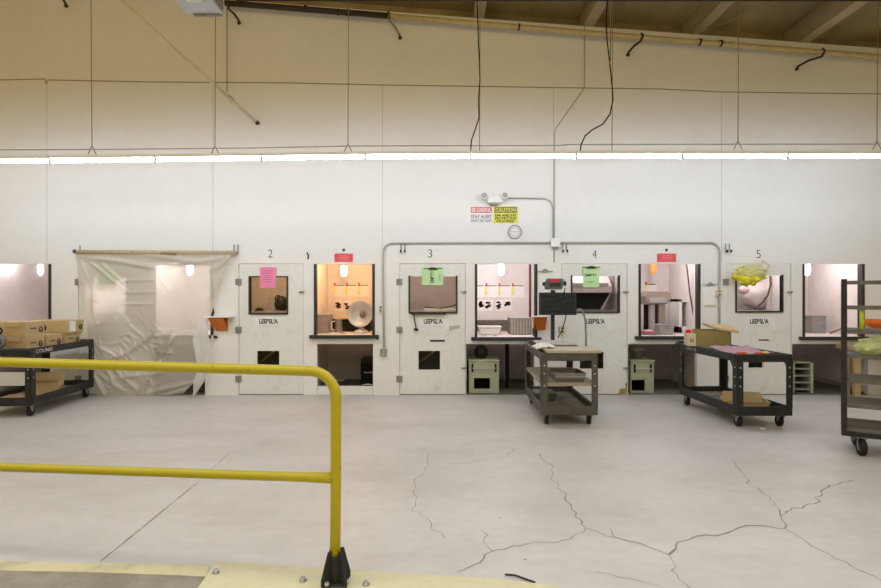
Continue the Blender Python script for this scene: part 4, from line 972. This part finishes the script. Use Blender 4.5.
# ------------------------------------------------------------------ utility carts
def cart(name_lab, cat, loc, rz, Wd, Ln, m, ztop=.81, mid=False, handle_far=True, tray_m=None, txt=None, zb=.125):
    t = thing('utility_cart', name_lab, cat, loc, rz)
    w, l = Wd/2, Ln/2; q = dict(parent=t, local=True)
    def tray(name, z0, z1, zf, mm):
        mb = MB().box(-w, w, -l, -l+.035, z0, z1).box(-w, w, l-.035, l, z0, z1).box(-w, -w+.035, -l+.035, l-.035, z0, z1).box(w-.035, w, -l+.035, l-.035, z0, z1)
        o = make(name, mb, m, bevel=.01, **q)
        make('tray_floor', MB().box(-w+.034, w-.034, -l+.034, l-.034, zf-.02, zf), mm or m, parent=o, local=True); return o
    tp = tray('top_tray', ztop-.085, ztop, ztop-.04, tray_m)
    bt = tray('bottom_tray', zb, zb+.1, zb+.035, tray_m)
    for sx in (-1, 1):
        for sy in (-1, 1):
            mb = MB(); z0, z1 = zb+.1, ztop-.085
            a0, a1 = sorted((sx*w, sx*(w-.07))); b0, b1 = sorted((sy*l, sy*(l-.012))); mb.box(a0, a1, b0, b1, z0-.02, z1+.01)
            c0, c1 = sorted((sx*w, sx*(w-.012))); e0, e1 = sorted((sy*l, sy*(l-.1))); mb.box(c0, c1, e0, e1, z0-.02, z1+.01)
            mb.prism([Vector((sx*(w-.0), sy*(l-.1), z1+.01)), Vector((sx*(w-.0), sy*(l-.16), z1+.01)), Vector((sx*(w-.0), sy*(l-.1), z1-.06))], (-sx*.012, 0, 0))
            lg = make('leg', mb, m, bevel=.004, **q)
            for zz in (z1-.06, z1-.16, z1-.26) if not mid else (z1-.05, z1-.14, z1-.27):
                make('rivet', MB().lathe([(.009, 0), (.008, .002)], (sx*(w-.035), sy*l, zz), (0, sy, 0), 10), rivet_m, parent=lg, local=True)
                make('rivet', MB().lathe([(.009, 0), (.008, .002)], (sx*w, sy*(l-.05), zz), (sx, 0, 0), 10), rivet_m, parent=lg, local=True)
            # casters
            cx, cy = sx*(w-.075), sy*(l-.1); r = .06
            cs = make('caster', MB().box(cx-.045, cx+.045, cy-.045, cy+.045, zb-.012, zb-.001).prism([Vector((cx-.028, cy-.04, zb-.012)), Vector((cx-.028, cy+.03, zb-.012)), Vector((cx-.028, cy+.03, r)), Vector((cx-.028, cy+.01, r-.01))], (.006, 0, 0)).prism([Vector((cx+.022, cy-.04, zb-.012)), Vector((cx+.022, cy+.03, zb-.012)), Vector((cx+.022, cy+.03, r)), Vector((cx+.022, cy+.01, r-.01))], (.006, 0, 0)), galv, **q)
            wh = make('wheel', MB().lathe([(.045, -.018), (r, -.016), (r, .016), (.045, .018)], (cx, cy+.02, r), (1, 0, 0), 24), rubber, parent=cs, local=True)
    s = 1 if handle_far else -1
    y0 = s*l
    mb = MB().tube([(-w+.02, y0-.0, ztop-.03), (-w+.03, y0+s*.12, ztop-.005), (-w+.07, y0+s*.16, ztop+.0), (w-.07, y0+s*.16, ztop), (w-.03, y0+s*.12, ztop-.005), (w-.02, y0, ztop-.03)], .02, 12)
    if loc[1] < 10 and handle_far is not None: make('handle', mb, m, **q)
    if mid:
        zz = mid; make('middle_shelf', MB().box(-w+.012, w-.012, -l+.01, l-.01, zz-.035, zz), mat('grey_board', (158, 150, 132), .6, var=.1), bevel=.003, **q)
    if txt: txt(t, tp, w, l, ztop)
    return t
M_C = (1.106+.31+.012, 6.43+.71, 0); M_rz = math.radians(-1.1)
cm = cart('grey brown utility cart carrying the scale with dark display', 'utility cart', M_C, M_rz, .62, 1.42, cartgrey, .80, mid=.475, tray_m=tray_in, zb=.12)
def txR(t, tp, w, l, zt): text('lettering', 'OBI1 8', .035, (-w-.001, l-.35, zt-.042), (0, -1, 0), (0, 0, 1), mat('chalk', (190, 184, 184), .9), tp, True, w=.28)
a = math.radians(1.8)
RC = Vector((3.19+.305, 6.32+.72, 0)); RC = (3.19+.305*math.cos(a)-.72*math.sin(a), 6.32+.72*math.cos(a), 0)
cr = cart('black utility cart with an open carton and pink film on top', 'utility cart', RC, a, .61, 1.44, black_m, .80, txt=txR, tray_m=tray_in, zb=.135)
def txL(t, tp, w, l, zt): text('lettering', 'COUMBS', .045, (w+.001, -l+.27, zt-.042), (0, 1, 0), (0, 0, 1), mat('chalk', (190, 184, 184), .9), tp, True, w=.34, bold=.02)
b = math.radians(4.5)
LW = .66; near_r = Vector((-4.80, 6.88, 0)); LC = near_r+Vector((-math.cos(b)*LW/2, -math.sin(b)*LW/2, 0))+Vector((-math.sin(b), math.cos(b), 0))*.725
cl = cart('black utility cart stacked with cartons at the left edge', 'utility cart', tuple(LC), b, LW, 1.45, black_m, .81, handle_far=False, txt=txL, tray_m=tray_in, zb=.135)
def onL(x, y, z): return Matrix.Translation(LC) @ Matrix.Rotation(b, 4, 'Z') @ Vector((x, y, z))

# cartons
def carton(lab, x0, x1, y0, y1, z0, h, rz=0, group='cartons on the left cart', tab=True, lbl=False, frame=None, logo=True):
    c = Vector(((x0+x1)/2, (y0+y1)/2, z0)); t = thing('carton', lab, 'carton', c, rz, group)
    hx, hy = (x1-x0)/2, (y1-y0)/2; q = dict(parent=t, local=True)
    make('box', MB().box(-hx, hx, -hy, hy, 0, h*.97), kraft, bevel=.004, **q)
    make('lid', MB().box(-hx-.003, hx+.003, -hy-.003, hy+.003, h*.7, h), kraft, bevel=.003, **q)
    if tab: make('tab', MB().box(hx*.15, hx*.75, -hy-.02, -hy-.004, h*.66, h*.98), kraft, bevel=.002, **q)
    if logo:
        sp = make('printed_mark', MB().lathe([(.036, 0), (.036, .0012), (.022, .0012), (.022, 0)], (hx+.0034, hy*.55, h*.42), (1, 0, 0), 20, cap=False).box(hx+.0034, hx+.0046, hy*.4, hy*.7, h*.36, h*.42).box(hx+.0034, hx+.0046, -hy*.55, hy*.05, h*.5, h*.57), ink, **q)
        make('printed_mark', MB().lathe([(.045, 0), (.045, .0012), (.024, .0012), (.024, 0)], (-hx*.25, -hy-.0034, h*.4), (0, -1, 0), 20, cap=False), ink, **q)
    if lbl: make('label', MB().box(hx+.0034, hx+.0048, -hy*.85, -hy*.1, h*.08, h*.95), paper_w, label='x', **q) if False else make('label', MB().box(hx+.0034, hx+.0048, -hy*.85, -hy*.1, h*.08, h*.95), paper_w, **q)
    return t
zc = .7705
xr = -4.935
carton('brown carton, lower one at the near end of the left cart', xr-.5, xr, 6.99, 7.31, zc, .168)
carton('brown carton, upper one at the near end of the left cart', xr-.5, xr, 6.98, 7.32, zc+.169, .178)
carton('brown carton on the left cart between the near and far stacks', xr-.47, xr+.02, 7.33, 7.62, zc, .168, tab=False)
carton('brown carton, lower one of the far stack on the left cart', -5.40, -4.925, 7.70, 8.03, zc, .168)
carton('brown carton with white label, top of the far stack on the left cart', -5.40, -4.88, 7.69, 8.03, zc+.169, .165, lbl=True, tab=False)
# lower shelf of left cart: open carton and flat boards
t = thing('open_carton', 'small open carton tilted on the lower shelf of the left cart', 'carton', onL(.1, .0, .172), b+math.radians(14), 'cartons on the left cart')
q = dict(parent=t, local=True); hw, hd, hh = .16, .13, .16
mb = MB().box(-hw, hw, -hd, -hd+.005, 0, hh).box(-hw, hw, hd-.005, hd, 0, hh).box(-hw, -hw+.005, -hd, hd, 0, hh).box(hw-.005, hw, -hd, hd, 0, hh).box(-hw, hw, -hd, hd, 0, .005)
make('box', mb, kraft, **q)
make('flap', MB().prism([Vector((-hw, -hd, hh)), Vector((hw, -hd, hh)), Vector((hw, -hd-.09, hh+.03)), Vector((-hw, -hd-.09, hh+.03))], (0, 0, .004)), kraft, **q)
make('flap', MB().prism([Vector((-hw, hd, hh)), Vector((hw, hd, hh)), Vector((hw, hd+.02, hh+.09)), Vector((-hw, hd+.02, hh+.09))], (0, 0, .004)), kraft, **q)
make('printed_mark', MB().lathe([(.034, 0), (.034, .0012), (.02, .0012), (.02, 0)], (hw+.0004, .06, .06), (1, 0, 0), 20, cap=False).box(hw+.0004, hw+.0016, -.08, 0, .07, .08), ink, **q)
for k, (x, y, r_) in enumerate(((-.05, -.45, 0), (.0, -.3, 5))):
    M = Matrix.Translation(onL(x, y, .165+.011*k)) @ Matrix.Rotation(b+math.radians(r_), 4, 'Z')
    tag(make('flat_cardboard', MB().obox(M, .5, .38, .01), kraft), 'flattened brown cardboard on the lower shelf of the left cart, %s sheet' % ('lower', 'upper')[k], 'cardboard')
tag(make('cup', MB().lathe([(.035, 0), (.04, .09)], onL(.2, .55, .1725), n=16), cable_m), 'small dark cup at the far end of the left cart lower shelf', 'cup')
tag(make('tape_roll', MB().lathe([(.07, -.03), (.075, -.03), (.075, .03), (.04, .03), (.04, -.03)], (X(-2, 6.8), 6.82, .90), (.3, 1, 0), 24, cap=False), mat('grey_tape', (120, 122, 120), .5)), 'dark grey tape roll standing on the left cart edge', 'tape roll')

# right cart load
def onR(x, y, z): return Matrix.Translation(Vector(RC)) @ Matrix.Rotation(a, 4, 'Z') @ Vector((x, y, z))
t = thing('open_carton', 'cream and brown carton with raised lid on the right cart', 'carton', onR(-.05, .36, .8005), math.radians(-14))
q = dict(parent=t, local=True); hw, hd, hh = .2, .15, .2
mb = MB().box(-hw, hw, -hd, -hd+.006, 0, hh).box(-hw, hw, hd-.006, hd, 0, hh).box(-hw+.001, -hw+.007, -hd, hd, 0, hh).box(hw-.007, hw-.001, -hd, hd, 0, hh).box(-hw, hw, -hd, hd, 0, .006)
make('box', mb, kraft_d, **q)
make('end_panel', MB().box(-hw-.1, -hw-.001, -hd+.01, hd-.01, 0, hh*.75), cream, bevel=.003, **q)
make('lid', MB().prism([Vector((-hw*.4, hd, hh+.05)), Vector((hw+.05, hd, hh+.03)), Vector((hw+.08, -hd-.04, hh-.03)), Vector((hw*.1, -hd-.02, hh+.01))], (0, 0, .03)), kraft, bevel=.003, **q)
make('printed_mark', MB().lathe([(.022, 0), (.022, .0012), (.013, .0012), (.013, 0)], (-hw-.05, -hd+.009, .07), (0, -1, 0), 20, cap=False), ink, **q)
tag(make('red_jar', MB().lathe([(.035, 0), (.038, .03), (.02, .045)], onR(-.31, .43, .955), n=16), mat('bright_red', (220, 30, 44), .4)), 'bright red jar top resting on the carton end on the right cart', 'cap')
t = thing('pink_film', 'crumpled pink film spread over the right cart top', 'film', onR(.05, -.2, .7615))
make('film', MB().grid(lambda u, v: onR(-.22+.48*u, -.5+.62*v, .785+.03*abs(noise.noise(Vector((u*5, v*6, 3))))+.03*math.exp(-((v-.9)**2)*20)), 30, 30, 0), pinkbag, t)
for k in range(6):
    tag(make('small_scrap', MB().blob(onR(-.18+.07*k, -.52+.04*(k % 3), .79), (.03, .025, .015), .5, 3, 2, k), (red_m, orange_pl, ylw_note)[k % 3]),
        'small coloured scrap at the near edge of the right cart top', 'scrap', 'coloured scraps on the right cart')
t = thing('carton_tray', 'shallow open cardboard tray on the lower shelf of the right cart', 'carton', onR(.02, -.28, .1705), a+math.radians(-20))
q = dict(parent=t, local=True); make('tray', tub(MB(), -.22, .22, -.14, .14, 0, .06, .01), kraft, **q); make('flap', MB().prism([Vector((-.22, .15, .06)), Vector((.22, .15, .06)), Vector((.2, .2, .12)), Vector((-.2, .2, .12))], (0, 0, .005)), kraft, **q)
tag(make('paper_scrap', MB().blob((X(762, 6.3), 6.28, .008), (.03, .02, .008), .4, 3, 2), white_m), 'tiny white scrap on the floor before the right cart', 'scrap')

# middle cart load
def onM(x, y, z): return Matrix.Translation(Vector(M_C)) @ Matrix.Rotation(M_rz, 4, 'Z') @ Vector((x, y, z))
zt = .7605
tag(make('white_board', MB().obox(Matrix.Translation(onM(.05, -.45, .8165)) @ Matrix.Rotation(M_rz, 4, 'Z'),   .60, .5, .03), wood, bevel=.004), 'pale board lying on the near end of the middle cart', 'board')
tag(make('wood_board', MB().obox(Matrix.Translation(onM(.03, -.42, zt+.02)), .4, .5, .038), wood_t), 'thin tan packing piece under the pale board on the middle cart', 'board')
sc = thing('bench_scale', 'bench scale with steel platform, dark display panel and red indicator', 'scale', onM(0, .1, zt))
pl_ = Matrix.Translation(onM(-.02, .16, zt+.085)) @ Matrix.Rotation(M_rz, 4, 'Z')
make('platform', MB().obox(pl_, .45, .6, .018), pale_steel, sc, bevel=.004)
make('platform_base', MB().obox(Matrix.Translation(onM(-.02, .16, zt+.038)) @ Matrix.Rotation(M_rz, 4, 'Z'), .43, .56, .075), mat('rusty_brown', (112, 78, 60), .7, var=.3, scale=14), sc)
Yp = 7.72; Yd = 7.66
make('pole', MB().box(X(551.3, Yp), X(554.7, Yp), Yp, Yp+.045, zt+.0, Z(290, Yp)), frame_m, sc)
dp = make('display_panel', MB().box(X(539, Yd), X(576, Yd), Yd-.03, Yd+.03, Z(315, Yd), Z(292.5, Yd)), black_m, sc, bevel=.004)
make('display_screen', MB().box(X(541, Yd), X(574.5, Yd), Yd-.033, Yd-.0305, Z(313.3, Yd), Z(294.3, Yd)), screen, dp)
ih = make('indicator', MB().prism([P(545.5, 289.5, Yd), P(562, 289.5, Yd), P(564, 284, Yd), P(562, 278.5, Yd), P(547, 278.5, Yd), P(545, 284, Yd)], (0, .07, 0)), mat('indicator_grey', (92, 96, 96), .5), sc, bevel=.006)
make('red_readout', MB().box(X(550, Yd), X(559, Yd), Yd-.006, Yd-.0005, Z(282, Yd), Z(279.2, Yd)), mat('red_panel', (204, 50, 60), .4), ih)
make('keypad', MB().box(X(549, Yd), X(560.5, Yd), Yd-.005, Yd-.0005, Z(286.5, Yd), Z(283, Yd)), frame_m, ih)
make('side_knob', MB().tube([P(542.6, 284, Yd+.02), P(545, 284, Yd+.02)], .025, 12).tube([P(564, 283.5, Yd+.02), P(566, 283.5, Yd+.02)], .03, 12), frame_m, ih)
make('cable', MB().tube([P(x, y, 7.6) for x, y in ((565, 288), (564, 294))]+[P(x, y, 7.73) for x, y in ((566, 316), (564, 324), (562, 330), (558, 338))], .007, 8), cable_m, sc)
make('bracket', MB().tube([P(553, 290.5, Yp-.02), P(553, 293, Yp-.02)], .03, 10), frame_m, sc)
strand('grey_cable', [P(x, y, 7.78) for x, y in ((576, 310), (580, 309), (584, 314), (585.5, 322), (586, 336), (586, 346))], .013, galv, 'grey cable arching from the dark display down behind the middle cart', 'cable')
def clo(u, v):
    return onM(-.33+.22*u, -.50+.4*v, zt+.09+.035*abs(noise.noise(Vector((u*4, v*4, 7))))+.0) + Vector((0, 0, -.02*(u < .2)))
tag(make('white_cloth', MB().grid(clo, 18, 18, .012), cloth), 'crumpled white cloth over the left rim of the middle cart', 'cloth')
t = thing('steel_pan', 'steel pan on the middle shelf of the middle cart', 'pan', onM(.02, -.45, .4755)); 
c = onM(.02, -.42, .4755); make('pan', tub(MB(), c.x-.15, c.x+.15, c.y-.2, c.y+.2, .4765, .565, .022), steel, t, bevel=.006); make('bead', MB().box(c.x-.172, c.x+.172, c.y-.226, c.y-.222, .53, .536), pale_steel, t)
t = thing('steel_pan', 'smaller steel pan on the bottom shelf of the middle cart', 'pan', onM(-.15, .05, .1555)); c = onM(-.15, .1, .1555)
make('pan', tub(MB(), c.x-.1, c.x+.1, c.y-.15, c.y+.15, .156, .24, .02), steel, t, bevel=.006)
make('lid', MB().box(c.x-.12, c.x+.12, c.y-.17, c.y+.17, .248, .254), galv, t)
strand('dangling_cord', [onM(-.25, .1, .74), onM(-.2, -.0, .62), onM(-.17, -.05, .55), onM(-.2, -.05, .5), onM(-.14, -.05, .48)], .006, cable_m, 'thin dark cord hanging under the middle cart top', 'cord')

# ------------------------------------------------------------------ wire rack at the right edge
ra = math.radians(-34); RK = Vector((3.645, 5.3, 0))
rk = thing('wire_rack', 'tall dark metal rack with wire shelves on casters at the right edge', 'rack', tuple(RK), ra)
q = dict(parent=rk, local=True); RW, RD = .75, .5
dkm = mat('dark_rack_metal', (48, 46, 42), .5, .2, .35, 16)
for x in (0, RW):
    for y in (0, RD): make('post', MB().box(x-.022, x+.022, y-.022, y+.022, .19, 1.585), dkm, bevel=.003, **q)
zs = [1.555, 1.325, 1.108, .885, .665, .445, .235]
for i, z in enumerate(zs):
    mb = MB().box(.023, RW-.023, -.015, .015, z-.014, z+.014).box(.023, RW-.023, RD-.015, RD+.015, z-.014, z+.014).box(-.014, .014, .023, RD-.023, z-.014, z+.014).box(RW-.014, RW+.014, .023, RD-.023, z-.014, z+.014)
    sh = make('shelf', mb, mat('worn_rack_steel', (104, 99, 88), .5, .2, .3, 16), **q)
    if i >= 2:
        mb = MB()
        for k in range(28): mb.tube([(.02+k*.0262, .0, z+.012), (.02+k*.0262, RD, z+.012)], .003, 5)
        for k in range(14): mb.tube([(.0, .03+k*.034, z+.016), (RW, .03+k*.034, z+.016)], .003, 5)
        make('mesh', mb, mesh_m, parent=sh, local=True)
make('bottom_frame', MB().box(-.022, RW+.022, -.022, RD+.022, .175, .189), dkm, **q)
for x, y in ((.13, .04), (RW-.1, .05), (.1, RD-.05), (RW-.1, RD-.05)):
    cs = make('caster', MB().box(x-.05, x+.05, y-.045, y+.045, .165, .1745).box(x-.033, x-.027, y-.03, y+.03, .06, .165).box(x+.027, x+.033, y-.03, y+.03, .06, .165), galv, **q)
    make('wheel', MB().lathe([(.035, -.024), (.07, -.024), (.078, -.015), (.078, .015), (.07, .024), (.035, .024)], (x, y+.01, .078), (1, .3, 0), 28), rubber, parent=cs, local=True)
    make('hub', MB().lathe([(.034, -.026), (.034, .026)], (x, y+.01, .078), (1, .3, 0), 20), galv, parent=cs, local=True)
def onK(x, y, z): return Matrix.Translation(RK) @ Matrix.Rotation(ra, 4, 'Z') @ Vector((x, y, z))
tag(make('lime_tube', MB().tube([onK(.13, .03, 1.126), onK(.13, .03, 1.31)], .018, 14), lime), 'lime yellow tube standing between two upper rack shelves', 'tube')
lt = thing('leafy_greens', 'pale green leafy vegetables bagged on the wire rack shelf', 'vegetables', onK(.35, .25, .905)); 
for k in range(6):
    make('leaf_bundle', MB().blob(onK(.2+.07*k, .16+.05*(k % 3), .975+.02*(k % 2)), (.13, .1, .075), .45, 3, 3, k+11), greens_m, lt)
make('clear_bag', MB().blob(onK(.36, .22, .975), (.29, .18, .085), .25, 3, 4, 31), plastic('clear_bag_film', (226, 232, 210), .2), lt)

# hall's lower left: nothing else. camera and world
cam = bpy.data.cameras.new('camera'); co = bpy.data.objects.new('camera', cam); COL.objects.link(co)
cam.sensor_width = 36; cam.lens = 36*F/881; co.location = (0, 0, H); co.rotation_euler = (math.radians(90), 0, 0)
cam.clip_start = .05
S.camera = co
wd = bpy.data.worlds.new('hall_ambient'); S.world = wd; wd.use_nodes = True
wd.node_tree.nodes['Background'].inputs['Color'].default_value = (1, .77, .33, 1)
wd.node_tree.nodes['Background'].inputs['Strength'].default_value = .43
S.view_settings.view_transform = 'Standard'; S.view_settings.look = 'None'; S.view_settings.gamma = 1
S.view_settings.use_curve_mapping = False; S.view_settings.exposure = 0
